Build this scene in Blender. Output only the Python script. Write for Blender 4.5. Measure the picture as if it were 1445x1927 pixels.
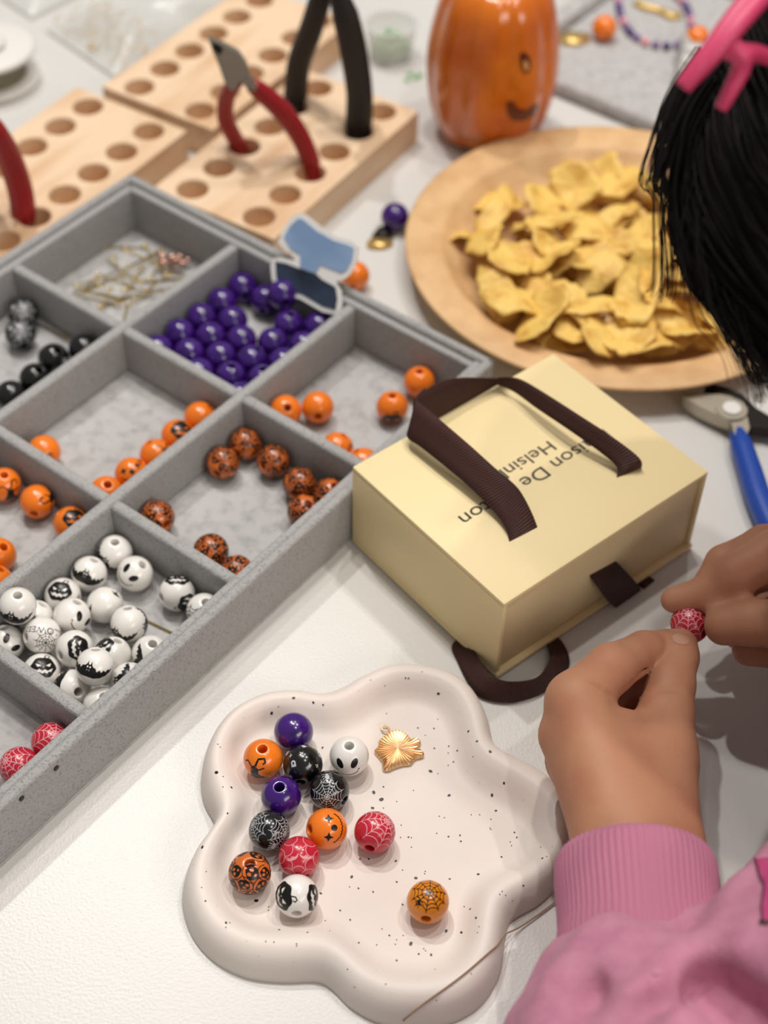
import bpy, bmesh, math, random
import numpy as np
from mathutils import Vector, Matrix, Quaternion
from mathutils.geometry import delaunay_2d_cdt
from mathutils.bvhtree import BVHTree
for o in list(bpy.data.objects): bpy.data.objects.remove(o)
S = bpy.context.scene
COL = S.collection
PI = math.pi
# ------------------------------------------------------------ camera
FPX, PITCH, ROLL, CAMH, CX, CY = 2895.0, .8269, .027, .495, 722.5, 963.5
_c, _s, _cr, _sr = math.cos(PITCH), math.sin(PITCH), math.cos(ROLL), math.sin(ROLL)
FW = Vector((0, _c, -_s)); _up = Vector((0, _s, _c)); _rt = Vector((1, 0, 0))
RT = _rt*_cr + _up*_sr; UP = _up*_cr - _rt*_sr
CAM = Vector((0, 0, CAMH))
cd = bpy.data.cameras.new('camera'); cam = bpy.data.objects.new('camera', cd); COL.objects.link(cam)
cd.sensor_fit = 'VERTICAL'; cd.sensor_height = 36; cd.sensor_width = 27
cd.lens = FPX/1927*36; cd.clip_start = .01; cd.clip_end = 30
cam.matrix_world = Matrix(((RT.x, UP.x, -FW.x, 0), (RT.y, UP.y, -FW.y, 0), (RT.z, UP.z, -FW.z, CAMH), (0, 0, 0, 1)))
cd.dof.use_dof = True; cd.dof.focus_distance = .555; cd.dof.aperture_fstop = 6.8
S.camera = cam
# ------------------------------------------------------------ light
S.view_settings.view_transform = 'Standard'; S.view_settings.look = 'None'
S.view_settings.exposure = 0.0; S.view_settings.gamma = 1; S.view_settings.use_curve_mapping = False
w = bpy.data.worlds.new('room'); S.world = w; w.use_nodes = True
bg = w.node_tree.nodes['Background']; bg.inputs[0].default_value = (1, .955, .91, 1); bg.inputs[1].default_value = .26
# ceiling spots, the last an added front fill: (x, y) offset per metre of height, power, colour
for i, (lx, ly, e, c) in enumerate([(-.26, .42, 14, (1, .985, .965)), (.12, .46, 5, (1, .945, .88)), (-.02, .20, 8, (1, .945, .88)),
                                    (-.17, .24, 4.5, (1, .95, .89)), (.32, .16, 7.5, (1, .945, .88)), (.22, -.20, 5, (1, .95, .89))]):
    ld = bpy.data.lights.new('ceiling_spot_or_fill', 'AREA'); ld.shape = 'DISK'; ld.size = .06; ld.energy = e*1.0; ld.color = c
    lo = bpy.data.objects.new('ceiling_spot_or_fill', ld); COL.objects.link(lo)
    hh = 2.0; lo.location = (.05 + lx*hh, .45 + ly*hh, hh)
    lo.rotation_euler = (Vector((.05, .45, 0)) - lo.location).to_track_quat('-Z', 'Y').to_euler()

# added soft fill from the front right, brightens box side and hands
ld = bpy.data.lights.new('fill_light', 'AREA'); ld.shape = 'RECTANGLE'; ld.size = 1.4; ld.size_y = .7; ld.energy = 20; ld.color = (1, .94, .87)
lo = bpy.data.objects.new('fill_light', ld); COL.objects.link(lo); lo.location = (1.5, -1.2, 1.3)
lo.rotation_euler = (Vector((.05, .45, 0)) - lo.location).to_track_quat('-Z', 'Y').to_euler()

# ------------------------------------------------------------ helpers
def ray(px, py): return FW + RT*((px-CX)/FPX) - UP*((py-CY)/FPX)
def at(px, py, z=0.0):
    d = ray(px, py); return CAM + d*((z-CAMH)/d.z)
def on_plane(px, py, p0, n):
    d = ray(px, py); return CAM + d*((p0-CAM).dot(n)/d.dot(n))
def lin(c):
    f = lambda v: (v/255/12.92 if v/255 <= .04045 else ((v/255+.055)/1.055)**2.4)
    return (f(c[0]), f(c[1]), f(c[2]), 1)
def mat(name, rgb, rough=.5, metal=0, spec=.5, coat=0, sss=0, trans=0, sheen=0, alpha=1, noise=None, bump=None, coords='Object'):
    """rgb in sRGB 0-255; noise=(rgb2, scale, lo, hi[, stretch]); bump=(scale, strength, distance)"""
    m = bpy.data.materials.new(name); m.use_nodes = True
    nt = m.node_tree; N = nt.nodes; L = nt.links; b = N['Principled BSDF']
    b.inputs['Base Color'].default_value = lin(rgb); b.inputs['Roughness'].default_value = rough
    b.inputs['Metallic'].default_value = metal; b.inputs['Specular IOR Level'].default_value = spec
    b.inputs['Coat Weight'].default_value = coat; b.inputs['Coat Roughness'].default_value = .12
    b.inputs['Transmission Weight'].default_value = trans; b.inputs['Alpha'].default_value = alpha
    if sheen: b.inputs['Sheen Weight'].default_value = sheen; b.inputs['Sheen Roughness'].default_value = .5
    if sss:
        b.inputs['Subsurface Weight'].default_value = sss; b.inputs['Subsurface Radius'].default_value = (.006, .0025, .0015); b.inputs['Subsurface Scale'].default_value = 1
    tc = N.new('ShaderNodeTexCoord')
    if noise:
        src = tc.outputs[coords]
        if len(noise) > 4:
            mp = N.new('ShaderNodeMapping'); mp.inputs['Scale'].default_value = noise[4]; L.new(src, mp.inputs[0]); src = mp.outputs[0]
        n = N.new('ShaderNodeTexNoise'); n.inputs['Scale'].default_value = noise[1]; n.inputs['Detail'].default_value = 5
        L.new(src, n.inputs['Vector'])
        r = N.new('ShaderNodeMapRange'); r.inputs[1].default_value = noise[2]; r.inputs[2].default_value = noise[3]; L.new(n.outputs['Fac'], r.inputs[0])
        mx = N.new('ShaderNodeMix'); mx.data_type = 'RGBA'; mx.inputs[6].default_value = lin(rgb); mx.inputs[7].default_value = lin(noise[0])
        L.new(r.outputs[0], mx.inputs[0]); L.new(mx.outputs[2], b.inputs['Base Color'])
    if bump:
        n2 = N.new('ShaderNodeTexNoise'); n2.inputs['Scale'].default_value = bump[0]; n2.inputs['Detail'].default_value = 4
        L.new(tc.outputs['Object'], n2.inputs['Vector'])
        bp = N.new('ShaderNodeBump'); bp.inputs['Strength'].default_value = bump[1]; bp.inputs['Distance'].default_value = bump[2]
        L.new(n2.outputs['Fac'], bp.inputs['Height']); L.new(bp.outputs[0], b.inputs['Normal'])
    return m
def mesh_obj(name, verts, faces, m, parent=None, smooth=True, autos=None):
    me = bpy.data.meshes.new(name); me.from_pydata([tuple(v) for v in verts], [], [tuple(int(i) for i in f) for f in faces])
    me.validate()
    bm = bmesh.new(); bm.from_mesh(me); bmesh.ops.recalc_face_normals(bm, faces=bm.faces); bm.to_mesh(me); bm.free()
    return link(name, me, m, parent, smooth, autos)
def link(name, me, m, parent=None, smooth=True, autos=None):
    if m and not me.materials: me.materials.append(m)
    if smooth:
        me.polygons.foreach_set('use_smooth', [True]*len(me.polygons))
        if autos:
            try: me.set_sharp_from_angle(angle=autos)
            except Exception: pass
    o = bpy.data.objects.new(name, me); COL.objects.link(o)
    if parent: o.parent = parent
    return o
def from_bm(name, bm, m, parent=None, smooth=True, autos=.6):
    bmesh.ops.recalc_face_normals(bm, faces=bm.faces)
    me = bpy.data.meshes.new(name); bm.to_mesh(me); bm.free()
    return link(name, me, m, parent, smooth, autos)
def empty(name, loc=(0, 0, 0), label=None, cat=None, group=None):
    o = bpy.data.objects.new(name, None); COL.objects.link(o); o.location = loc; o.empty_display_size = .01
    if label: tag(o, label, cat, group)
    return o
def tag(o, label, cat, group=None):
    o['label'] = label; o['category'] = cat
    if group: o['group'] = group
    return o
def keep(o, parent):          # parent without moving (parent is unrotated / unscaled or mesh at known matrix)
    o.parent = parent; o.matrix_parent_inverse = parent.matrix_basis.inverted(); return o
def box_bm(bm, M, sx, sy, sz, bev=0, seg=2):
    r = bmesh.ops.create_cube(bm, size=1, matrix=M @ Matrix.Diagonal((sx, sy, sz, 1)))
    if bev:
        es = {e for v in r['verts'] for e in v.link_edges}
        bmesh.ops.bevel(bm, geom=list(es), offset=bev, segments=seg, profile=.5, affect='EDGES')
def frame2(o, ang):           # planar frame: origin + x axis at ang
    return Matrix.Translation(o) @ Matrix.Rotation(ang, 4, 'Z')
def catmull(P, n=8, closed=False):
    P = [Vector(p) for p in P]; out = []; L = len(P)
    rng = range(L) if closed else range(L-1)
    for i in rng:
        g = (lambda k: P[k % L]) if closed else (lambda k: P[max(0, min(L-1, k))])
        p0, p1, p2, p3 = g(i-1), g(i), g(i+1), g(i+2)
        for j in range(n):
            t = j/n
            out.append(.5*((2*p1)+(p2-p0)*t+(2*p0-5*p1+4*p2-p3)*t*t+(3*p1-p0-3*p2+p3)*t**3))
    if not closed: out.append(P[-1].copy())
    return out
def tube(path, rad, sides=8, caps=True):
    """swept tube; rad number or list; returns verts, faces"""
    n = len(path); rs = rad if isinstance(rad, (list, tuple)) else [rad]*n
    V = []; F = []; prev = None
    for i, p in enumerate(path):
        t = (path[min(i+1, n-1)]-path[max(i-1, 0)]).normalized()
        if prev is None:
            a = t.orthogonal().normalized()
        else:
            a = (prev - t*prev.dot(t)); a = a.normalized() if a.length > 1e-9 else t.orthogonal().normalized()
        prev = a; b = t.cross(a)
        for k in range(sides):
            th = 2*PI*k/sides; V.append(p+(a*math.cos(th)+b*math.sin(th))*rs[i])
    for i in range(n-1):
        for k in range(sides):
            F.append((i*sides+k, i*sides+(k+1) % sides, (i+1)*sides+(k+1) % sides, (i+1)*sides+k))
    if caps:
        F.append(tuple(range(sides))); F.append(tuple((n-1)*sides+k for k in range(sides)))
    return V, F
def merge(parts):
    V = []; F = []
    for v, f in parts:
        o = len(V); V += list(v); F += [tuple(i+o for i in q) for q in f]
    return V, F
def extrude_poly(pts, nrm, th):
    n = len(pts); V = [p+nrm*(th/2) for p in pts]+[p-nrm*(th/2) for p in pts]
    F = [tuple(range(n)), tuple(range(2*n-1, n-1, -1))]+[(i, (i+1) % n, n+(i+1) % n, n+i) for i in range(n)]
    return V, F
def lathe(profile, n=48, closed=False, mod=None):
    V = []; F = []; m = len(profile)
    for i in range(n):
        a = 2*PI*i/n; c, s = math.cos(a), math.sin(a)
        for (r, z) in profile:
            k = mod(a, r, z) if mod else 1
            V.append(Vector((r*c*k, r*s*k, z)))
    for i in range(n):
        j = (i+1) % n
        for k in range(m if closed else m-1):
            l = (k+1) % m
            F.append((i*m+k, j*m+k, j*m+l, i*m+l))
    return V, F
rnd = random.Random(7)

# ------------------------------------------------------------ materials
M = {}
M['table'] = mat('table_white', (212, 210, 206), .32, spec=.45, bump=(900, .25, .0006))
M['velvet'] = mat('grey_velvet', (167, 166, 165), .95, spec=.1, sheen=.1, noise=((124, 121, 118), 900, .5, .8), bump=(1100, .7, .0009))
M['velvet_floor'] = mat('grey_velvet_floor', (186, 184, 183), .95, spec=.1, sheen=.1, noise=((160, 158, 158), 200, .45, .75), bump=(900, .5, .0006))  # lighter velvet copy: brighter light on the compartment floor is put into the colour
M['wood'] = mat('pale_beech', (232, 203, 170), .55, noise=((214, 174, 134), 14, .42, .7, (1, 5, 5)), bump=(300, .1, .0004))
M['plate'] = mat('palm_leaf', (222, 182, 132), .55, noise=((200, 156, 106), 60, .4, .75), bump=(200, .15, .0008))
M['chip'] = mat('fried_potato', (238, 199, 106), .5, noise=((196, 134, 46), 80, .5, .76), bump=(420, .6, .0012))
M['cream'] = mat('cream_card', (236, 215, 165), .5, spec=.35, bump=(700, .06, .0003))
M['cream_in'] = mat('cream_card_drawer', (222, 202, 158), .55, spec=.3)
M['ink'] = mat('dark_ink', (28, 22, 20), .5)
M['ceramic'] = mat('white_plaster', (226, 216, 208), .5, spec=.35, noise=((221, 207, 199), 18, .45, .7))
M['speck'] = mat('black_speckle', (26, 24, 26), .45)
M['gold'] = mat('rose_gold', (236, 200, 152), .34, metal=1)
M['pin'] = mat('brass_pin', (222, 196, 120), .3, metal=1)
M['steel'] = mat('tool_steel', (176, 167, 152), .45, metal=1)
M['darksteel'] = mat('dark_tool_steel', (52, 48, 44), .4, metal=.9)
M['redgrip'] = mat('red_dipped_grip', (150, 14, 26), .42)
M['blackgrip'] = mat('black_grip', (24, 22, 22), .6)
M['bluegrip'] = mat('blue_grip', (20, 66, 160), .4)
M['pumpkin'] = mat('orange_glaze', (214, 112, 18), .22, coat=.5, noise=((190, 84, 6), 30, .4, .7))
M['pumpkin_dark'] = mat('brown_red_glaze', (92, 22, 8), .25, coat=.4)
M['skin'] = mat('skin', (184, 132, 102), .55, spec=.3, sss=.2, noise=((172, 112, 86), 45, .42, .8), bump=(700, .14, .0006))
M['nail'] = mat('nail', (192, 142, 118), .32, spec=.5, sss=.2)
M['pink'] = mat('pink_fleece', (188, 128, 150), .95, spec=.1, sheen=.1, noise=((178, 114, 138), 160, .4, .75), bump=(900, .35, .0006))
M['pinkrib'] = mat('pink_rib_knit', (182, 116, 140), .95, spec=.1, sheen=.1, bump=(900, .3, .0005))
M['magenta'] = mat('magenta_print', (176, 60, 112), .8)
M['hair'] = mat('dark_hair', (16, 11, 9), .65, spec=.15)
M['clip'] = mat('pink_clip', (206, 62, 104), .45)
M['paperwhite'] = mat('white_paper', (238, 236, 232), .6)
M['cardblue'] = mat('pale_blue_print', (130, 158, 196), .5, noise=((154, 182, 214), 40, .4, .7))
M['cardnavy'] = mat('navy_print', (46, 60, 82), .5, noise=((24, 32, 50), 60, .4, .7))
M['plastic'] = mat('clear_plastic', (235, 235, 232), .25, trans=.0, alpha=.42, spec=.6)
M['plasticwhite'] = mat('white_plastic', (225, 222, 216), .4)
M['green'] = mat('green_sequin', (140, 190, 130), .4)
M['goldbit'] = mat('gold_finding', (224, 190, 120), .35, metal=.7)
M['thread'] = mat('brown_thread', (150, 118, 92), .5)
M['lilac'] = mat('lilac_bead', (124, 96, 150), .35)
# beads
M['b_purple'] = mat('bead_purple', (58, 16, 112), .22, coat=.5, noise=((34, 8, 66), 240, .5, .72))
M['b_orange'] = mat('bead_orange', (238, 122, 24), .26, coat=.4)
M['b_amber'] = mat('bead_amber', (222, 132, 20), .24, coat=.4)
M['b_black'] = mat('bead_black', (14, 14, 15), .22, coat=.5)
M['b_white'] = mat('bead_white', (232, 228, 222), .25, coat=.4)
M['b_red'] = mat('bead_red', (192, 30, 54), .26, coat=.4)
M['b_rust'] = mat('bead_rust', (208, 106, 40), .28, coat=.4)
M['p_black'] = mat('print_black', (16, 14, 14), .3)
M['p_grey'] = mat('print_grey', (186, 186, 188), .4)
M['p_pink'] = mat('print_pink', (232, 158, 164), .4)
def grosgrain():
    m = mat('brown_grosgrain', (72, 42, 38), .6, spec=.35)
    nt = m.node_tree; N = nt.nodes; L = nt.links; b = N['Principled BSDF']
    uv = N.new('ShaderNodeUVMap'); wv = N.new('ShaderNodeTexWave'); wv.bands_direction = 'X'; wv.inputs['Scale'].default_value = 270
    L.new(uv.outputs[0], wv.inputs['Vector'])
    bp = N.new('ShaderNodeBump'); bp.inputs['Strength'].default_value = .9; bp.inputs['Distance'].default_value = .0007
    L.new(wv.outputs['Fac'], bp.inputs['Height']); L.new(bp.outputs[0], b.inputs['Normal'])
    return m
M['ribbon'] = grosgrain()

# ------------------------------------------------------------ setting: table and floor
fl = mesh_obj('floor', [(-3, -2, -.74), (3, -2, -.74), (3, 4, -.74), (-3, 4, -.74)], [(0, 1, 2, 3)], mat('floor_grey', (150, 140, 128), .6), None, False)
fl['kind'] = 'structure'
T_X0, T_X1, T_Y0, T_Y1 = -.75, .25, -.15, 1.45
tb = empty('table', ((T_X0+T_X1)/2, (T_Y0+T_Y1)/2, -.74), 'white finely textured work table everything stands on', 'table')
bm = bmesh.new(); box_bm(bm, Matrix.Translation(((T_X0+T_X1)/2, (T_Y0+T_Y1)/2, -.015)), T_X1-T_X0, T_Y1-T_Y0, .03, .002)
keep(from_bm('tabletop', bm, M['table']), tb)
for x in (T_X0+.06, T_X1-.06):
    for y in (T_Y0+.06, T_Y1-.06):
        bm = bmesh.new(); box_bm(bm, Matrix.Translation((x, y, -.385)), .05, .05, .71, .003); keep(from_bm('leg', bm, M['plasticwhite']), tb)

# ------------------------------------------------------------ bead organiser
OO = Vector((-.13321, .6479, 0)); TH = .931
U = Vector((math.cos(TH), math.sin(TH), 0)); V_ = Vector((math.sin(TH), -math.cos(TH), 0))
VC = [.07062, .14399, .21263]; UC = [.07865, .1606, .24288, .325]
TD, TO, HD, HO, FT = .0055, .00814, .02772, .03069, .003
def org(v, u, z): return OO + V_*v - U*u + Vector((0, 0, z))
OM = Matrix(((V_.x, -U.x, 0, OO.x), (V_.y, -U.y, 0, OO.y), (0, 0, 1, 0), (0, 0, 0, 1)))   # (v,u,z) -> world
orgn = empty('bead_organizer', org(.1, .15, 0), 'large grey velvet bead organizer tray divided into square compartments', 'organizer')
def obox(name, v0, v1, u0, u1, z0, z1, m, bev=.0012):
    bm = bmesh.new(); box_bm(bm, OM @ Matrix.Translation(((v0+v1)/2, (u0+u1)/2, (z0+z1)/2)), v1-v0, u1-u0, z1-z0, bev, 3)
    return keep(from_bm(name, bm, m, autos=None), orgn)
VE, UE = VC[2], UC[3]
obox('base_panel', -TO, VE+TO, -TO, UE+TO, 0, FT, M['velvet_floor'], .0006)
lt = .0046   # outer skin thickness; an inner lining stands a little lower
for (a, b, c, d) in ((-TO, -TO+lt, -TO, UE+TO), (VE+TO-lt, VE+TO, -TO, UE+TO), (-TO, VE+TO, -TO, -TO+lt), (-TO, VE+TO, UE+TO-lt, UE+TO)):
    obox('outer_wall', a, b, c, d, .0002, HO, M['velvet'], .0019)
for (a, b, c, d) in ((-TO+lt-.0006, 0, 0-TO+lt, UE), (VE, VE+TO-lt+.0006, -TO+lt, UE), (-TO+lt, VE+TO-lt, -TO+lt-.0006, 0), (0, VE, UE, UE+TO-lt+.0006)):
    obox('lining_ledge', a, b, c, d, FT, HD+(.0018 if a > .2 else 0), M['velvet'], .0011)
for v in VC[:2]: obox('divider', v-TD/2, v+TD/2, 0, UE, FT, HD, M['velvet'], .0018)
for u in UC[:3]:
    vs = [0]+VC
    for k in range(3):
        obox('cross_divider', vs[k]+(TD/2 if k else 0)-.0008, vs[k+1]-(TD/2 if k < 2 else 0)+.0008, u-TD/2, u+TD/2, FT, HD-.0003, M['velvet'], .0018)
for (px, py) in ((105, 1445), (40, 1502)):
    n = V_; c = on_plane(px, py, org(VE+TO, 0, 0), n)
    a = U; b = Vector((0, 0, 1))
    ring = [c + n*.0002 + a*(math.cos(2*PI*k/14)*.0011)+b*(math.sin(2*PI*k/14)*.0011) for k in range(14)]
    V, F = extrude_poly(ring, n, .0005); keep(mesh_obj('rivet_hole', V, F, M['ink']), orgn)

# ------------------------------------------------------------ beads
R = .0074
def bead_mesh(name, m):
    hr = .245; prof = []
    th0 = math.asin(hr)+.05
    for i in range(23):
        t = th0+(PI-2*th0)*i/22
        prof.append((math.sin(t)*1.0, math.cos(t)))
    prof += [(hr, -.94), (hr-.012, -.87), (hr-.015, -.4), (hr-.015, .4), (hr-.012, .87), (hr, .94)]
    V, F = lathe([(r*R, z*R) for r, z in prof], 36, closed=True)
    me = bpy.data.meshes.new(name); me.from_pydata([tuple(v) for v in V], [], F); me.materials.append(m)
    bm = bmesh.new(); bm.from_mesh(me); bmesh.ops.recalc_face_normals(bm, faces=bm.faces); bm.to_mesh(me); bm.free()
    me.polygons.foreach_set('use_smooth', [True]*len(me.polygons)); return me
BM = {k: bead_mesh('bead_'+k, M['b_'+k]) for k in ('purple', 'orange', 'amber', 'black', 'white', 'red', 'rust')}
# -- prints: flat 2D designs (unit = bead radii of arc) wrapped on the bead
def inside(p, loops):
    c = False
    for L in loops:
        j = len(L)-1
        for i in range(len(L)):
            a, b = L[i], L[j]
            if (a[1] > p[1]) != (b[1] > p[1]) and p[0] < (b[0]-a[0])*(p[1]-a[1])/(b[1]-a[1])+a[0]: c = not c
            j = i
    return c
def fill(loops, step=.13):
    pts = []; ed = []
    for L in loops:
        o = len(pts); n = len(L); pts += [Vector((p[0], p[1])) for p in L]; ed += [(o+i, o+(i+1) % n) for i in range(n)]
    xs = [p.x for p in pts]; ys = [p.y for p in pts]
    x = min(xs)+step/2
    while x < max(xs):
        y = min(ys)+step/2
        while y < max(ys):
            if inside((x, y), loops): pts.append(Vector((x, y)))
            y += step
        x += step
    r = delaunay_2d_cdt(pts, ed, [], 0, 1e-5); v, f = r[0], r[2]
    F = [q for q in f if inside(((v[q[0]].x+v[q[1]].x+v[q[2]].x)/3, (v[q[0]].y+v[q[1]].y+v[q[2]].y)/3), loops)]
    return [(p.x, p.y) for p in v], F
def stroke(pts, wd, sub=.08):
    P = [Vector((p[0], p[1])) for p in pts]; Q = []
    for a, b in zip(P, P[1:]):
        n = max(1, int((b-a).length/sub)); Q += [a.lerp(b, i/n) for i in range(n)]
    Q.append(P[-1]); V = []; F = []
    for i, p in enumerate(Q):
        t = (Q[min(i+1, len(Q)-1)]-Q[max(i-1, 0)]).normalized(); n = Vector((-t.y, t.x))
        V += [tuple(p+n*wd/2), tuple(p-n*wd/2)]
    F = [(2*i, 2*i+1, 2*i+3, 2*i+2) for i in range(len(Q)-1)]
    return V, F
def arc(cx, cy, r, a0, a1, n=10, ry=None):
    ry = ry or r
    return [(cx+r*math.cos(a0+(a1-a0)*i/n), cy+ry*math.sin(a0+(a1-a0)*i/n)) for i in range(n+1)]
def ell(cx, cy, rx, ry, rot=0, n=18):
    c, s = math.cos(rot), math.sin(rot)
    return [(cx+c*rx*math.cos(2*PI*i/n)-s*ry*math.sin(2*PI*i/n), cy+s*rx*math.cos(2*PI*i/n)+c*ry*math.sin(2*PI*i/n)) for i in range(n)]
def shift(vf, dx, dy, sc=1, rot=0):
    c, s = math.cos(rot), math.sin(rot)
    return [(dx+sc*(c*x-s*y), dy+sc*(s*x+c*y)) for x, y in vf[0]], vf[1]
def wrap(parts, k=1.007):
    V, F = merge(parts); out = []
    for x, y in V:
        r = math.hypot(x, y); s = math.sin(r)/r if r > 1e-6 else 1
        out.append(Vector((x*s, y*s, math.cos(r)))*R*k)
    return out, F
def mirror(h): return h+[(-x, y) for x, y in reversed(h)]
def d_bat():
    h = [(.04, .2), (.08, .36), (.12, .2), (.2, .12), (.3, .1), (.38, -.04), (.48, .08), (.58, -.02), (.66, .12), (.76, .05), (.84, .22), (.92, .18), (1.08, .42), (1.0, .12), (.82, -.14), (.58, -.3), (.3, -.38), (.1, -.36)]
    return [fill([mirror(h), ell(-.06, .1, .035, .05), ell(.06, .1, .035, .05), [(-.07, -.02), (-.03, -.02), (-.05, -.1)], [(.03, -.02), (.07, -.02), (.05, -.1)]], .1)]
def d_pumpkin():
    o = [(.52*math.cos(a)*(1+.05*math.cos(6*a)), .43*math.sin(a)*(1+.07*math.cos(6*a))) for a in [2*PI*i/40 for i in range(40)]]
    mouth = [(-.38, -.06), (-.26, -.13), (-.16, -.08), (-.05, -.16), (.05, -.1), (.16, -.16), (.26, -.1), (.38, -.04), (.3, -.2), (.2, -.19), (.14, -.27), (.04, -.23), (-.06, -.28), (-.14, -.22), (-.24, -.23)]
    return [fill([o, [(-.3, .16), (-.08, .04), (-.24, .0)], [(.3, .16), (.08, .04), (.24, .0)], mouth, [(-.03, -.02), (.03, -.02), (0, .04)]], .1),
            stroke([(.05, .4), (.1, .55), (.22, .58), (.28, .5), (.22, .44)], .05)]
def d_web(n=9, Rr=.95, wd=.024, rings=(.16, .3, .46, .64, .84), seed=1):
    r = random.Random(seed); A = [2*PI*(i+r.uniform(-.2, .2))/n for i in range(n)]; P = []
    for a in A: P.append(stroke([(0, 0), (Rr*math.cos(a), Rr*math.sin(a))], wd))
    for q in rings:
        for i in range(n):
            a, b = A[i], A[(i+1) % n]+(2*PI if i == n-1 else 0)
            pa, pb = (q*math.cos(a), q*math.sin(a)), (q*math.cos(b), q*math.sin(b)); m = (a+b)/2; k = q*.76
            P.append(stroke([((1-t)**2*pa[0]+2*t*(1-t)*k*math.cos(m)*.9+t*t*pb[0], (1-t)**2*pa[1]+2*t*(1-t)*k*math.sin(m)*.9+t*t*pb[1]) for t in [j/6 for j in range(7)]], wd))
    return P
def d_spider(s=1):
    P = [fill([ell(0, 0, .07*s, .1*s)], .05), fill([ell(0, .12*s, .045*s, .05*s)], .05)]
    for sg in (-1, 1):
        for k in range(4):
            y = .1*s-.06*s*k; P.append(stroke([(0, y), (sg*.12*s, y+(.06-.03*k)*s), (sg*.17*s, y+(.0-.06*(k-1))*s)], .022*s))
    return P
def d_skull():
    return [fill([ell(-.25, .1, .11, .19, .45)], .09), fill([ell(.25, .1, .11, .19, -.45)], .09), stroke(arc(0, .02, .48, PI*1.22, PI*1.78, 14, .42), .035),
            stroke([(-.36, -.2), (-.42, -.14)], .04), stroke([(.36, -.2), (.42, -.14)], .04)]
def d_jack():
    def star(cx, cy, r): return [(cx+(r if i % 2 == 0 else r*.42)*math.cos(i*PI/4), cy+(r if i % 2 == 0 else r*.42)*math.sin(i*PI/4)) for i in range(8)]
    P = [fill([star(-.4, .16, .22)], .1), fill([star(.4, .16, .22)], .1), fill([ell(0, -.06, .13, .14)], .09)]
    mth = arc(0, .15, .72, PI*1.15, PI*1.85, 20, .62); P.append(stroke([(x, y+.03*(-1)**i) for i, (x, y) in enumerate(mth)], .06))
    return P
def d_tree():
    return [fill([[(-.4, -.5), (.45, -.5), (.3, -.3), (.16, -.16), (.2, .05), (.05, .18), (-.08, .1), (-.12, -.1), (-.2, -.3)]], .12), stroke([(.1, .15), (.2, .4), (.4, .42), (.45, .28), (.36, .22)], .07),
            stroke([(0, .1), (-.2, .3), (-.35, .25)], .05), stroke([(.15, 0), (.4, .08)], .05)]
def d_marks():
    P = []
    for x, y, a in ((-.5, .3, .4), (.35, .5, .2), (.1, -.55, .9), (-.35, -.45, 0)):
        P.append(shift(stroke([(-.1, 0), (.1, 0)], .045), x, y, 1, a)); P.append(shift(stroke([(0, -.1), (0, .13)], .045), x, y, 1, a))
    P.append(fill([arc(.55, .1, .13, 0, PI, 8)+[(.42, -.12), (.68, -.12)], ell(.55, .07, .05, .07)], .08))
    P.append(fill([arc(-.1, .75, .12, 0, PI, 8)+[(-.22, .6), (.02, .6)]], .08))
    return P
def d_bats_small():
    P = [shift(d_bat()[0], -.32, 0, .32, .3), shift(d_bat()[0], .34, 0, .32, -.2)]
    for a in range(6):
        th = a*PI/3+.4; P.append(stroke(arc(.75*math.cos(th), .75*math.sin(th), .34, th+PI*.55, th+PI*1.45, 10), .035))
        P.append(stroke(arc(1.15*math.cos(th+.5), 1.15*math.sin(th+.5), .42, th+.5+PI*.5, th+.5+PI*1.5, 10), .035))
    return P
def d_triangles():
    P = []
    for x, y, a in ((.5, .5, -.5), (-.7, -.2, 1.2)):
        P.append(shift(fill([[(-.3, .12), (-.1, .06), (.0, .3), (.08, .05), (.34, .0), (.1, -.08), (-.12, -.08)], [(-.02, .06), (.03, .06), (0, .16)]], .09), x, y, .9, a))
    return P
def d_text():
    cu = bpy.data.curves.new('t', 'FONT'); cu.body = 'HALLOWEEN'; cu.align_x = 'CENTER'; cu.align_y = 'CENTER'; cu.size = .36; cu.resolution_u = 2
    o = bpy.data.objects.new('t', cu); COL.objects.link(o); dg = bpy.context.evaluated_depsgraph_get(); me = bpy.data.meshes.new_from_object(o.evaluated_get(dg))
    vf = [(v.co.x, v.co.y-.12) for v in me.vertices], [tuple(p.vertices) for p in me.polygons]
    bpy.data.objects.remove(o); bpy.data.meshes.remove(me)
    return [vf]+[shift(p, .0, .35, .55) for p in d_web(10, .9, .03, (.3, .5, .7), 3)]
def d_leopard(seed=0):
    r = random.Random(seed); out = []; n = 24
    for i in range(n):
        z = 1-2*(i+.5)/n
        if abs(z) > .93: continue
        a = i*2.39996+seed; D = Vector((math.sqrt(1-z*z)*math.cos(a), math.sqrt(1-z*z)*math.sin(a), z)); q = D.to_track_quat('Z', 'Y') @ Quaternion((0, 0, 1), r.uniform(0, 6))
        s = r.uniform(1.2, 1.5)
        o = [(x*s, y*s) for x, y in [(.2*math.cos(t)+.03*math.cos(3*t), .26*math.sin(t)) for t in [2*PI*k/16 for k in range(16)]]]
        e = .075*s
        P = [fill([o, ell(-.08*s, .08*s, e*.8, e), ell(.08*s, .08*s, e*.8, e), ell(0, -.11*s, e*.7, e*.6)], .12)]
        P.append(stroke(ell(0, 0, .30*s, .36*s)[:r.choice((12, 15, 18))], .04))
        V, F = wrap(P); out.append(([q @ v for v in V], F))
    return merge(out)
def pmesh(name, vf, m):
    me = bpy.data.meshes.new(name); me.from_pydata([tuple(v) for v in vf[0]], [], [tuple(f) for f in vf[1]])
    if m: me.materials.append(m)
    me.polygons.foreach_set('use_smooth', [True]*len(me.polygons)); return me
PR = {}
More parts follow.
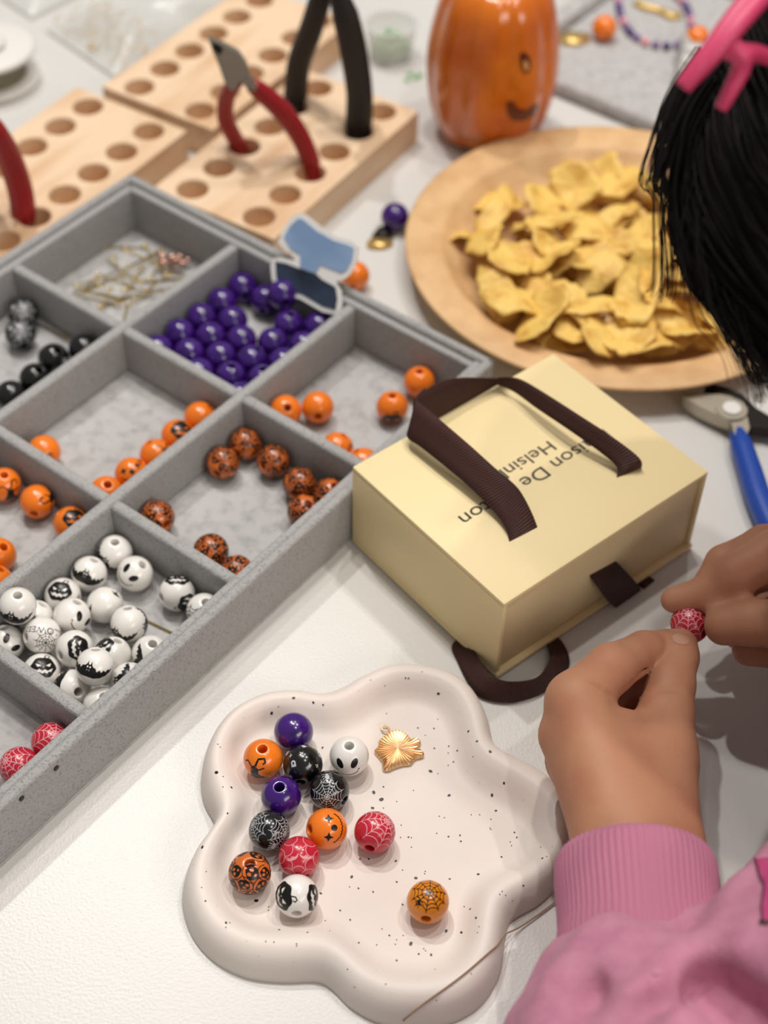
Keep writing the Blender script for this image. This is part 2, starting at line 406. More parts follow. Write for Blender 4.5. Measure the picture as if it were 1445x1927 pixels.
for nm, d, mm in (('bat', d_bat(), 'p_black'), ('pumpkin_face', d_pumpkin(), 'p_black'), ('skull_face', d_skull(), 'p_black'), ('stitched_face', d_jack(), 'p_black'),
                  ('tree', d_tree(), 'p_black'), ('gravestone', d_marks(), 'p_grey'), ('small_bats', d_bats_small(), 'p_pink'), ('corner_web', d_triangles(), 'p_black'),
                  ('lettering', d_text(), 'p_black'), ('grey_web', d_web(10, .95, .026, seed=2), 'p_grey'), ('pink_web', d_web(9, 1.6, .045, (.2, .42, .7, 1.02, 1.36), 4), 'p_pink'),
                  ('black_web', d_web(10, .85, .03, (.18, .36, .56, .76), 5)+[shift(p, -.5, -.35, .9, .3) for p in d_spider()], 'p_black'), ('spider', d_spider(1.5), 'p_grey')):
    k_ = {'bat': 1.2, 'pumpkin_face': 1.35, 'skull_face': 1.5, 'stitched_face': 1.15, 'tree': 1.5, 'lettering': 1.45, 'corner_web': 1.35, 'black_web': 1.15}.get(nm, 1)
    PR[nm] = pmesh(nm+'_print', wrap([shift(p, 0, 0, k_) for p in d]), M[mm])
PR['ghost_pattern'] = pmesh('ghost_pattern_print', d_leopard(1), M['p_black'])
PR['ghost_pattern2'] = pmesh('ghost_pattern_print', d_leopard(2.7), M['p_black'])
def view_dir(c, ox, oy, back=False):
    n = (CAM-c).normalized(); r = (RT-n*RT.dot(n)).normalized(); u = n.cross(r)
    k = math.sqrt(max(0, 1-ox*ox-oy*oy)); return (r*ox+u*oy+n*(-k if back else k)).normalized(), r, u, n
def bead(c, kind, hole, prints, label, group, spin=0):
    """c centre; hole=(ox,oy) where the hole shows, in radii right/up as seen; prints=[(design,(ox,oy),angle,scale)]"""
    c = Vector(c); D, r, u, n = view_dir(c, *hole)
    q = D.to_track_quat('Z', 'Y') @ Quaternion((0, 0, 1), spin)
    o = bpy.data.objects.new('bead', BM[kind]); COL.objects.link(o); o.location = c; o.rotation_mode = 'QUATERNION'; o.rotation_quaternion = q
    tag(o, label, 'bead', group)
    for (nm, off, ang, sc) in prints:
        ch = bpy.data.objects.new(nm.rstrip('2')+'_print', PR[nm]); COL.objects.link(ch); ch.parent = o
        ch.rotation_mode = 'QUATERNION'
        if nm.startswith('ghost'): continue
        P, r, u, n = view_dir(c, off[0], off[1])
        y = (u*math.cos(ang)-r*math.sin(ang)); y = (y-P*y.dot(P)).normalized(); x = y.cross(P)
        mq = Matrix(((x.x, y.x, P.x), (x.y, y.y, P.y), (x.z, y.z, P.z))).to_quaternion()
        ch.rotation_quaternion = q.inverted() @ mq
    return o
def settle(px, zf, lift=None, vr=None, ur=None, it=260):
    """bead centres for picture points lying in a heap on a floor at zf"""
    P = [at(x, y, zf+R+((lift or {}).get(i, 0))) for i, (x, y) in enumerate(px)]; n = len(P); O = [p.copy() for p in P]
    for k in range(it):
        for i in range(n):
            for j in range(i):
                d = P[i]-P[j]; l = d.length
                if l < 2.02*R:
                    g = d*((2.02*R-l)/2/max(l, 1e-6)); P[i] += g; P[j] -= g
        for i in range(n):
            if k < it-60: P[i] += (O[i]-P[i])*.04
            if P[i].z < zf+R: P[i].z = zf+R
            if vr:
                q = P[i]-OO; v = q.dot(V_); uu = -q.dot(U)
                dv = max(vr[0]+R, min(vr[1]-R, v))-v; du = max(ur[0]+R, min(ur[1]-R, uu))-uu
                P[i] += V_*dv-U*du
    return P
h2 = TD/2
CELLV = [(0, VC[0]-h2), (VC[0]+h2, VC[1]-h2), (VC[1]+h2, VC[2])]
CELLU = [(0, UC[0]-h2), (UC[0]+h2, UC[1]-h2), (UC[1]+h2, UC[2]-h2), (UC[2]+h2, UC[3])]
# purple cell
pp = [(453, 521), (493, 552), (410, 558), (369, 590), (328, 616), (295, 638), (412, 610), (370, 636), (340, 663), (454, 633), (413, 662), (383, 688), (514, 640), (474, 666), (437, 698), (543, 578), (590, 597), (552, 609), (563, 640), (521, 672), (488, 700), (450, 724)]
ordn = ['first', 'second', 'third', 'fourth', 'fifth', 'sixth', 'seventh', 'eighth', 'ninth', 'tenth', 'eleventh', 'twelfth', 'thirteenth', 'fourteenth', 'fifteenth', 'sixteenth', 'seventeenth', 'eighteenth', 'nineteenth', 'twentieth', 'twenty-first', 'twenty-second']
order = sorted(range(len(pp)), key=lambda i: pp[i][0]); rank = {i: k for k, i in enumerate(order)}
for i, c in enumerate(settle(pp, FT, None, CELLV[1], CELLU[0])):
    bead(c, 'purple', (rnd.uniform(-.6, .6), rnd.choice((-1, 1))*rnd.uniform(.72, .79)) if i % 3 else (.2, -.6), [], 'glossy purple bead, %s from the left in the purple compartment' % ordn[rank[i]], 'purple beads in the organizer')
# white cell
W = lambda x, y: (x/3.44, 970+y/3.44)
G = 'white printed beads in the organizer'
white = [  # crop x, y, lift, hole, prints, label
 ((733, 195), 0, (0, .62), [('bat', (-.6, -.5), -.9, 1)], 'white bead with bat wing low left, in the far corner of its compartment'),
 ((567, 335), 0, (.3, .82), [('bat', (-.25, -.1), -.45, 1)], 'white bead with black bat across its front, beside the far divider'),
 ((850, 350), 0, (.45, .52), [('skull_face', (-.42, -.05), -1.0, 1)], 'white bead with black skull face and hole at upper right'),
 ((395, 465), 0, (.9, -.2), [('pumpkin_face', (-.2, .3), -.15, 1)], 'white bead with large grinning black pumpkin, left of the bat bead'),
 ((1165, 500), 0, (-.9, -.25), [('pumpkin_face', (0, .88), 0, 1), ('pumpkin_face', (.62, -.6), 2.4, 1)], 'white bead showing parts of two black pumpkins, alone near the right divider'),
 ((1325, 605), 0, (.1, .5), [('black_web', (-.75, -.5), 0, 1)], 'white bead with hole on top, half hidden in the right corner'),
 ((680, 580), 0, (.5, -.8), [('corner_web', (0, 0), 0, 1)], 'white bead with two black web corners, in the middle of the white compartment'),
 ((85, 615), .007, (0, .6), [('bat', (-.35, -.62), -.3, 1)], 'white bead with hole on top and bat low left, raised at the left divider'),
 ((240, 600), 0, (.4, .8), [('bat', (-.35, -.7), 1.5, 1)], 'white bead tucked behind the raised bead at the left divider'),
 ((437, 650), .003, (.3, .8), [('skull_face', (.6, -.3), -.6, 1)], 'white bead with one black drop-shaped eye at right'),
 ((820, 730), .002, (-.1, .9), [('bat', (-.7, -.5), -.6, 1), ('bat', (.93, -.1), 1.5, 1)], 'white bead with dark bat wings at both sides, touching the gold pin'),
 ((232, 800), .004, (-.9, -.1), [('lettering', (.3, .1), 2.95, 1)], 'white bead with upside-down black lettering over a spider web'),
 ((465, 850), .003, (-.8, -.35), [('pumpkin_face', (.2, .05), -1.45, 1)], 'white bead with sideways black pumpkin grin, in front of the drop-eyed bead'),
 ((25, 800), 0, (-.2, .85), [('skull_face', (.2, -.1), -.8, 1)], 'white bead with black skull eye, cut off at the left divider'),
 ((270, 970), .001, (0, -.92), [('pumpkin_face', (.1, .3), 0, 1)], 'white bead with black pumpkin on top, below the lettered bead'),
 ((690, 920), 0, (.3, .8), [('pumpkin_face', (-.6, .5), .5, 1)], 'white bead mostly hidden behind the raised bat bead'),
 ((615, 1020), .009, (0, .93), [('bat', (-.35, -.12), -.35, 1)], 'white bead with black bat, raised on top at the front of the white heap'),
 ((975, 895), 0, (.1, .55), [('bat', (-.7, -.6), 1.9, 1)], 'white bead with hole on top at the near wall, below the gold pin'),
 ((815, 1050), 0, (.5, .75), [('bat', (-.6, .0), 1.3, 1)], 'white bead with black wing at left, between raised bat bead and near wall'),
 ((430, 1100), 0, (.35, -.2), [('bat', (-.85, .3), 1.3, 1)], 'white bead with its hole turned to the viewer at the left divider front'),
 ((625, 1185), 0, (.1, .5), [], 'plain white bead with hole on top in the front corner of the white compartment')]
cs = settle([W(*a[0]) for a in white], FT, {i: a[1] for i, a in enumerate(white)}, CELLV[2], CELLU[2])
for c, a in zip(cs, white): bead(c, 'white', a[2], a[3], a[4], G)
# black cell
blk = [(56, 583), (39, 628), (103, 675), (65, 714), (22, 745), (158, 657)]
bl = ['grey-speckled black bead topmost in the corner of the black compartment', 'black bead with grey web leaning on the speckled one', 'plain black bead lying against the divider, right of centre', 'black bead half hidden by the divider, below the plain one', 'black bead at the left picture edge behind the divider', 'black bead almost hidden where the dividers cross']
for i, c in enumerate(settle(blk, FT, None, CELLV[0], CELLU[1])):
    bead(c, 'black', (.3, .6) if i in (2, 3) else (.2, -.8), [('grey_web', (0, .2), .3*i, 1), ('gravestone', (-.6, -.3), 0, 1)] if i < 2 else [('spider', (.7, -.2), 0, 1)], bl[i], 'black beads in the organizer')
# orange cells
og = [((528, 764), (.15, .2), [], 'orange bead with hole facing the viewer, nearest the centre crossing of the dividers'),
      ((592, 767), (0, -.62), [], 'plain orange bead with hole low at front, second from the centre crossing'),
      ((738, 766), (0, .75), [('pumpkin_face', (0, -.88), 0, 1)], 'orange bead with hole on top and dark print below, mid right compartment'),
      ((797, 712), (0, .72), [], 'orange bead with hole on top, in the far right corner beside the brown ribbon'),
      ((637, 846), (.5, .8), [('tree', (.5, -.4), 0, 1)], 'orange bead peeking over the divider below the plain orange pair'),
      ((680, 872), (-.5, .8), [], 'orange bead peeking over the divider beside the cream box corner')]
for c, a in zip(settle([a[0] for a in og], FT, None, CELLV[2], CELLU[0]), og): bead(c, 'orange', a[1], a[2], a[3], 'orange beads in the right compartment')
oc = [((83, 850), (.5, -.75), [('tree', (.2, -.8), .5, 1)], 'orange bead alone in the left corner of the nearly empty middle compartment'),
      ((382, 782), (.7, .65), [], 'orange bead topmost of the row along the divider in the middle compartment'),
      ((338, 818), (.3, .85), [('pumpkin_face', (.3, .4), 0, 1)], 'orange bead with black print, second down the row along the divider'),
      ((296, 854), (-.5, .8), [('tree', (.5, .2), 0, 1)], 'orange bead third down the row along the divider'),
      ((250, 890), (.6, .7), [('stitched_face', (0, .2), .4, 1)], 'orange bead with thin black face lines, fourth down the row along the divider'),
      ((207, 922), (.1, .5), [], 'orange bead with open hole on top, last of the row at the divider crossing')]
for c, a in zip(settle([a[0] for a in oc], FT, None, CELLV[1], CELLU[1]), oc): bead(c, 'orange', a[1], a[2], a[3], 'orange beads in the middle compartment')
ol = [((8, 912), (.0, .6), [('tree', (.3, -.45), .3, 1)], 'orange bead with black silhouette at the left picture edge'),
      ((75, 940), (-.2, -.75), [('tree', (.85, .15), 2.2, 1)], 'large-looking orange bead with black edge print beside the long divider'),
      ((140, 980), (-.7, .7), [('pumpkin_face', (.25, .35), 0, 1)], 'orange bead with black pumpkin, half hidden at the divider crossing'),
      ((-3, 1050), (.3, .5), [], 'dark orange bead just showing at the left picture edge'),
      ((-8, 1092), (.3, .8), [], 'orange bead sliver at the left picture edge above the white compartment')]
for c, a in zip(settle([a[0] for a in ol], FT, None, CELLV[1], CELLU[2]), ol): bead(c, 'orange', a[1], a[2], a[3], 'orange beads in the left compartment')
lp = [((458, 823), (.6, -.6), 'rust bead with black ghost faces, farthest in its compartment'), ((420, 860), (-.4, -.65), 'rust ghost-pattern bead touching the farthest one'),
      ((515, 868), (-.72, -.25), 'rust ghost-pattern bead standing alone near the long divider'), ((568, 912), (-.3, -.6), 'rust ghost-pattern bead above the pair in the corner'),
      ((622, 924), (.3, .5), 'rust ghost-pattern bead in the right corner beside the cream box'), ((577, 960), (.25, .45), 'rust ghost-pattern bead with red hole half hidden by the near wall'),
      ((290, 970), (.55, -.45), 'rust ghost-pattern bead with red hole at the left divider crossing'), ((397, 1037), (-.2, -.9), 'rust ghost-pattern bead beside the divider of the white compartment'),
      ((445, 1078), (.2, -.9), 'rust ghost-pattern bead peeking over the near wall')]
for i, (c, a) in enumerate(zip(settle([a[0] for a in lp], FT, None, CELLV[2], CELLU[1]), lp)): bead(c, 'rust', a[1], [('ghost_pattern' if i % 2 else 'ghost_pattern2', (0, 0), 0, 1)], a[2], 'ghost-pattern beads in the organizer', i*1.3)
for c, a in zip(settle([(100, 1392), (43, 1438)], FT, None, CELLV[2], CELLU[3]), (((.9, -.2), (.2, .4), 'red web bead beside the near wall, right one of the two'), ((.9, .1), (-.7, .3), 'red web bead at the near wall, left one of the two'))):
    bead(c, 'red', a[0], [('pink_web', a[1], 0, 1)], a[2], 'red beads in the organizer')
# loose beads on the table
bead(at(743, 408, R), 'purple', (.7, .6), [], 'purple bead lying loose on the table between wood block and plate', 'loose beads on the table')
bead(at(668, 519, R), 'orange', (-.2, -.8), [], 'orange bead peeking out behind the blue paper cut-out', 'loose beads on the table')

# ------------------------------------------------------------ cloud tray
def resample(P, n):
    P = [Vector(p) for p in P]; Q = P+[P[0]]; d = [0]
    for a, b in zip(Q, Q[1:]): d.append(d[-1]+(b-a).length)
    out = []; k = 0
    for i in range(n):
        t = d[-1]*i/n
        while d[k+1] < t: k += 1
        out.append(Q[k].lerp(Q[k+1], (t-d[k])/max(1e-9, d[k+1]-d[k])))
    return out
outer_px = [(745, 1260), (680, 1283), (640, 1305), (604, 1315), (560, 1309), (500, 1315), (440, 1345), (399, 1393), (381, 1450), (385, 1500), (405, 1543), (400, 1567), (362, 1620), (345, 1680), (360, 1745), (400, 1795), (460, 1827), (530, 1837), (595, 1836), (625, 1850), (665, 1888), (720, 1915), (780, 1921), (850, 1913), (905, 1880), (938, 1825), (948, 1760), (962, 1722), (1015, 1690), (1058, 1645), (1079, 1590), (1075, 1535), (1050, 1485), (1005, 1450), (945, 1421), (927, 1400), (915, 1350), (885, 1300), (830, 1270)]
inner_px = [(760, 1323), (722, 1333), (684, 1362), (640, 1380), (590, 1378), (540, 1372), (490, 1380), (462, 1405), (455, 1440), (470, 1478), (482, 1510), (470, 1545), (440, 1590), (430, 1640), (440, 1690), (472, 1722), (520, 1731), (590, 1727), (628, 1735), (670, 1766), (710, 1798), (750, 1812), (800, 1814), (836, 1800), (858, 1765), (866, 1715), (880, 1672), (920, 1640), (970, 1622), (998, 1600), (1000, 1570), (975, 1540), (920, 1505), (880, 1475), (858, 1440), (845, 1385), (825, 1345), (795, 1327)]
TZ = .0055
oc_ = resample(catmull([at(x, y, .004) for x, y in outer_px], 6, True), 220)
ic_ = resample(catmull([at(x, y, TZ) for x, y in inner_px], 6, True), 220)
# pair each outer point with the nearest inner point, smoothed
pair = [min(range(220), key=lambda j: (ic_[j].xy-o.xy).length) for o in oc_]
seq = [pair[0]]
for p in pair[1:]:
    d = (p-seq[-1]+110) % 220-110; seq.append(seq[-1]+max(-1, min(4, d)))
tot = round((seq[-1]-seq[0])/220)*220 or 220
for _ in range(30): seq = [(seq[i-1]-(tot if i == 0 else 0)+2*seq[i]+seq[(i+1) % 220]+(tot if i == 219 else 0))/4 for i in range(220)]
def icp(s):
    a = int(math.floor(s)); return ic_[a % 220].lerp(ic_[(a+1) % 220], s-a)
prof = [(-.01, 0.0), (-.045, .0008), (-.02, .0035), (.03, .0068), (.11, .0102), (.23, .0128), (.37, .0138), (.5, .0132), (.63, .0112), (.75, .0088), (.87, .0066), (1.0, TZ), (1.1, TZ-.0002)]
V = []; F = []
for i in range(220):
    o, q = oc_[i], icp(seq[i])
    for t, z in prof: V.append(Vector((o.x+(q.x-o.x)*t, o.y+(q.y-o.y)*t, z)))
m_ = len(prof)
for i in range(220):
    j = (i+1) % 220
    for k in range(m_-1): F.append((i*m_+k, j*m_+k, j*m_+k+1, i*m_+k+1))
cen = sum((V[i*m_+m_-1] for i in range(220)), Vector())/220
for rr in (.66, .33):
    for i in range(220): V.append(cen.lerp(V[i*m_+m_-1], rr))
b1 = 220*m_
for i in range(220):
    j = (i+1) % 220
    F.append((i*m_+m_-1, j*m_+m_-1, b1+j, b1+i)); F.append((b1+i, b1+j, b1+220+j, b1+220+i))
F.append(tuple(b1+220+i for i in range(220))); F.append(tuple(i*m_ for i in range(219, -1, -1)))
tray = mesh_obj('cloud_tray', V, F, M['ceramic'])
tag(tray, 'white cloud-shaped plaster tray with black speckles holding assorted beads', 'tray')
tbv = BVHTree.FromPolygons(V, F)
spk = [(420,133,5),(487,148,4),(520,156,3),(345,184,5),(368,162,2),(730,91,2),(800,65,3),(810,66,3),(912,118,5),(857,44,2),(682,72,2),(158,386,6),(110,640,5),(208,437,4),(195,525,3),(180,400,2),(170,300,2),(162,290,2),(180,435,2),(518,302,4),(735,186,2),(842,235,3),(897,237,3),(910,205,2),(1014,246,4),(1043,280,4),(1088,315,5),(1135,422,4),(1094,463,5),(976,312,3),(963,350,3),(947,297,3),(945,320,2),(945,362,2),(1030,332,2),(898,304,3),(867,260,2),(885,382,6),(910,390,2),(948,464,5),(692,454,6),(718,478,7),(688,507,5),(725,435,3),(725,507,2),(827,447,2),(770,485,2),(785,565,2),(783,607,2),(810,606,3),(820,608,2),(906,593,2),(946,604,3),(985,600,3),(988,620,3),(915,535,2),(932,540,2),(1023,530,2),(1052,530,2),(1107,516,4),(1090,545,2),(1087,575,2),(1090,580,2),(1170,590,3),(1178,607,3),(1156,622,2),(1160,635,2),(1260,640,2),(1280,672,2),(1047,732,4),(1126,673,3),(1265,678,3),(617,741,5),(640,780,3),(690,792,3),(610,775,2),(770,758,3),(790,718,2),(578,855,3),(612,887,3),(512,797,4),(293,822,6),(335,855,2),(335,843,2),(122,723,2),(107,777,2),(120,823,3),(190,897,4),(203,897,2),(190,912,2),(371,921,4),(325,960,2),(353,962,2),(430,968,2),(430,975,2),(467,930,3),(527,890,2),(542,925,2),(641,965,3),(603,1055,2),(720,918,2),(745,940,3),(792,940,2),(818,968,6),(845,1003,3),(887,1006,4),(868,992,2),(862,985,2),(938,925,5),(990,930,4),(1000,842,2),(1020,850,3),(1040,880,4),(1045,930,2),(1050,910,2),(1120,800,2),(1128,790,2),(1140,803,2),(1163,822,2),(1200,770,3),(900,1055,2),(770,1025,3),(770,955,2),(1023,1070,2),(905,1160,2),(627,1115,2),(733,1105,2),(702,972,2),(835,745,5),(867,722,2),(865,730,2),(950,748,3),(790,835,3),(675,680,3),(645,680,3),(767,687,4),(820,640,2),(765,970,2),(620,60,1),(560,110,1),(640,110,1),(250,200,1),(140,460,1),(130,560,1),(80,700,1),(160,840,1),(260,960,1),(300,1010,1),(420,1030,1),(520,1040,1),(700,1060,1),(840,1090,1),(960,1020,1),(1080,980,1),(1230,560,1),(1200,480,1),(1300,640,1),(980,180,1),(1010,380,1),(1050,420,1)]
V = []; F = []
for (x, y, s) in spk:
    px, py = 320+x/1.806, 1240+y/1.806
    hit, nr, _, _ = tbv.ray_cast(CAM, ray(px, py).normalized())
    if hit is None: continue
    if nr.z < 0: nr = -nr
    a = nr.orthogonal().normalized(); b = nr.cross(a); rr = s*1.12/1.806*.535/FPX; o = len(V); ph = rnd.uniform(0, 6)
    V.append(hit+nr*.00018)
    for k in range(9):
        t = 2*PI*k/9; q = rr*(1+.18*math.sin(2*t+ph)); V.append(hit+nr*.00012+(a*math.cos(t)+b*math.sin(t))*q)
    F += [(o, o+1+k, o+1+(k+1) % 9) for k in range(9)]
sp = mesh_obj('speckles', V, F, M['speck'], tray); sp['kind'] = 'stuff'
TG = 'beads in the cloud tray'
tbeads = [  # px, kind, hole, prints, label
 ((552.6, 1378), 'purple', (.2, -.9), [], 'dark purple marbled bead at the top of the beads in the cloud tray'),
 ((496, 1428), 'orange', (-.05, .52), [('tree', (-.5, -.55), -.2, 1)], 'orange bead with hole on top and black tree at lower left, in the cloud tray'),
 ((570, 1439), 'black', (-.1, -.9), [('gravestone', (.5, .45), .2, 1), ('gravestone', (-.85, -.1), .3, 1)], 'black bead with small grey crosses, below the dark purple bead in the cloud tray'),
 ((657, 1423), 'white', (0, .55), [('skull_face', (-.1, -.52), 0, 1)], 'white bead with black skull eyes and hole on top, beside the gold charm'),
 ((529, 1498), 'purple', (-.1, .45), [], 'purple bead with its hole facing up, between orange and black beads in the cloud tray'),
 ((618.6, 1487), 'black', (.8, -.5), [('grey_web', (-.1, -.3), .2, 1), ('spider', (-.1, .66), .2, 1)], 'black bead with grey spider web on its front, touching the white skull bead'),
 ((507, 1564), 'black', (-.6, .75), [('grey_web', (.75, -.15), .5, 1), ('grey_web', (-.8, .3), .2, 1), ('spider', (.2, -.75), 0, 1)], 'black bead with web at its right side, above the ghost-pattern bead in the cloud tray'),
 ((614.5, 1560), 'orange', (-.88, -.05), [('stitched_face', (.3, .05), PI/2, 1)], 'orange bead with sideways stitched pumpkin face in the cloud tray'),
 ((705, 1566), 'red', (-.26, -.8), [('pink_web', (.6, .5), 0, 1)], 'red web bead lying apart right of the orange face bead in the cloud tray'),
 ((563, 1613), 'red', (.3, -.93), [('small_bats', (0, 0), .1, 1)], 'red bead with pale spiders and web lines, above the white pumpkin bead'),
 ((470, 1643), 'rust', (0, .45), [('ghost_pattern', (0, 0), 0, 1)], 'rust ghost-pattern bead with red hole, at the left rim of the cloud tray'),
 ((558.4, 1686), 'white', (0, -.85), [('pumpkin_face', (-.72, .0), -1.5, 1), ('pumpkin_face', (.9, -.1), -1.4, 1)], 'white bead with black pumpkins at both sides, lowest of the bead cluster'),
 ((805, 1697), 'amber', (-.1, -.82), [('black_web', (.08, .42), .1, 1)], 'amber bead with black web and spider, alone at the lower right of the cloud tray')]
for i, (c, a) in enumerate(zip(settle([a[0] for a in tbeads], TZ-.0002), tbeads)): bead(c, a[1], a[2], a[3], a[4], TG, i*.7)
# ghost-shaped charm seen from its ribbed back
cx, cy = 745, 1408
ch_px = [(722, 1386), (735, 1376), (752, 1375), (766, 1382), (775, 1393), (784, 1389), (792, 1396), (788, 1407), (797, 1416), (796, 1424), (782, 1428), (772, 1438), (758, 1440), (742, 1445), (730, 1450), (720, 1448), (719, 1434), (712, 1424), (705, 1416), (706, 1410), (712, 1404), (713, 1394)]
ol_ = resample(catmull([at(x, y, TZ+.001) for x, y in ch_px], 6, True), 160); cc = at(748, 1408, TZ+.001)
V = [cc+Vector((0, 0, .0004))]; F = []
for ring_t in (.35, .7, .93, 1.0):
    for i, p in enumerate(ol_):
        q = cc.lerp(p, ring_t); z = TZ+.0011+(.00045 if i % 4 < 2 else -.0002)*(1 if ring_t < .95 else 0)+(.0005 if ring_t == .93 else 0); V.append(Vector((q.x, q.y, z)))
for p in ol_: V.append(Vector((p.x, p.y, TZ)))
F += [(0, 1+i, 1+(i+1) % 160) for i in range(160)]
for r_ in range(4): F += [(1+r_*160+i, 1+r_*160+(i+1) % 160, 1+(r_+1)*160+(i+1) % 160, 1+(r_+1)*160+i) for i in range(160)]
F.append(tuple(1+4*160+i for i in range(160)))
chm = mesh_obj('charm', V, F, M['gold'], None, True, .3)
tag(chm, 'rose gold ghost-shaped charm with radial ridges lying in the cloud tray', 'charm')
c0 = at(725, 1370, TZ+.0012); V, F = tube([c0+Vector((math.cos(t), math.sin(t), 0))*.0014 for t in [2*PI*i/20 for i in range(21)]], .00035, 6, False)
mesh_obj('hanging_ring', V, F, M['gold'], chm)

# ------------------------------------------------------------ gift box
BX = Vector((.04609, .36685, 0)); BT = .7032; BA, BB, BH = .09196, .11253, .04686
E1 = Vector((math.cos(BT), math.sin(BT), 0)); E2 = Vector((-math.sin(BT), math.cos(BT), 0))
BMx = Matrix(((E1.x, E2.x, 0, BX.x), (E1.y, E2.y, 0, BX.y), (0, 0, 1, 0), (0, 0, 0, 1)))
gb = empty('gift_box', BMx @ Vector((BB/2, BA/2, 0)), 'cream cardboard gift box with dark brown ribbon handle and printed lid', 'box')
def gbox(name, x0, x1, y0, y1, z0, z1, m, bev=.0006, parent=None):
    bm = bmesh.new(); box_bm(bm, BMx @ Matrix.Translation(((x0+x1)/2, (y0+y1)/2, (z0+z1)/2)), x1-x0, y1-y0, z1-z0, bev, 2)
    return keep(from_bm(name, bm, m), gb)
t = .0022; z0 = .0012
gbox('lid_panel', 0, BB, 0, BA, BH-t, BH, M['cream'])
gbox('base_panel', -.0002, BB, -.0012, BA, z0, z0+t, M['cream'])
gbox('side_panel', 0, t, .0002, BA, z0+t, BH-t, M['cream'], .0004)
gbox('side_panel', BB-t, BB, .0002, BA, z0+t, BH-t, M['cream'], .0004)
gbox('back_panel', t, BB-t, BA-t, BA, z0+t, BH-t, M['cream'], .0004)
gbox('drawer', t+.0004, BB-t-.0004, .0014, BA-t-.001, z0+t+.0004, BH-t-.0008, M['cream_in'], .0008)
def strip(name, A, B, m, parent, th=.0005, n=10, closed=False):
    A = catmull(A, n); B = catmull(B, n); k = len(A); V = []; uv = []; d = 0
    for i in range(k):
        if i: d += ((A[i]+B[i])/2-(A[i-1]+B[i-1])/2).length
        t_ = ((A[min(i+1, k-1)]+B[min(i+1, k-1)])-(A[max(i-1, 0)]+B[max(i-1, 0)])).normalized(); wv = B[i]-A[i]; nr = t_.cross(wv).normalized()*th/2
        for q in (A[i]+nr, A[i].lerp(B[i], .33)+nr, A[i].lerp(B[i], .67)+nr, B[i]+nr, B[i]-nr, A[i].lerp(B[i], .67)-nr, A[i].lerp(B[i], .33)-nr, A[i]-nr): V.append(q); uv.append(d)
    F = []
    for i in range(k-1):
        for j in range(8): F.append((i*8+j, i*8+(j+1) % 8, (i+1)*8+(j+1) % 8, (i+1)*8+j))
    F.append(tuple(range(8))); F.append(tuple((k-1)*8+j for j in range(8)))
    o = mesh_obj(name, V, F, m); me = o.data; L = me.uv_layers.new(name='UVMap')
    vi = [0]*len(me.loops); me.loops.foreach_get('vertex_index', vi); L.data.foreach_set('uv', [c for i in vi for c in (uv[i], 0)])
    if parent: keep(o, parent)
    return o
z = BH
a3 = lambda l: [at(x, y, zz) for x, y, zz in l]
# one ribbon: slit 1 -> along the lid -> standing cross piece at the far side -> back to slit 2
strip('ribbon_handle', a3([(959, 1028, z-.001), (954, 1001, z+.0015), (937, 972, z+.003), (906, 938, z+.0045), (869, 904, z+.0055), (828, 870, z+.006), (790, 840, z+.0058), (769, 826, z+.005), (768, 812, z+.0045), (790, 800, z+.003)]),
      a3([(1013, 998, z-.001), (999, 962, z+.004), (981, 928, z+.007), (964, 908, z+.009), (933, 882, z+.0115), (884, 838, z+.0145), (836, 797, z+.0165), (800, 766, z+.0175), (783, 750, z+.0175), (800, 730, z+.0175)]), M['ribbon'], gb)
strip('ribbon_handle', a3([(775, 820, z+.0025), (792, 806, z+.0012), (830, 784, z+.0006), (878, 757, z+.0006), (916, 735, z+.0008), (940, 722, z+.0012), (957, 716, z+.002)]),
      a3([(778, 752, z+.0165), (795, 738, z+.0172), (830, 718, z+.0165), (866, 711, z+.0135), (905, 711, z+.0095), (935, 712, z+.007), (953, 711, z+.006)]), M['ribbon'], gb)
strip('ribbon_handle', a3([(933, 723, z+.001), (955, 731, z+.003), (976, 743, z+.0045), (1011, 769, z+.006), (1069, 808, z+.0075), (1128, 850, z+.0055), (1160, 879, z+.003), (1159, 904, z-.001)]),
      a3([(936, 711, z+.007), (960, 710, z+.0095), (984, 716, z+.011), (1030, 743, z+.0125), (1094, 784, z+.0135), (1155, 824, z+.011), (1203, 862, z+.0065), (1206, 882, z-.001)]), M['ribbon'], gb)
# pull tab on the drawer front
nf = -E2; p_f = BMx @ Vector((0, .0014, 0))
def fr(px, py, out): return on_plane(px, py, p_f, nf)+nf*out
strip('pull_tab', [fr(1109, 1082, -.0004), fr(1113, 1095, .0035), fr(1128, 1118, .0055), fr(1150, 1134, .005)], [fr(1158, 1056, -.0004), fr(1166, 1066, .0035), fr(1182, 1085, .0055), fr(1190, 1100, .005)], M['ribbon'], gb)
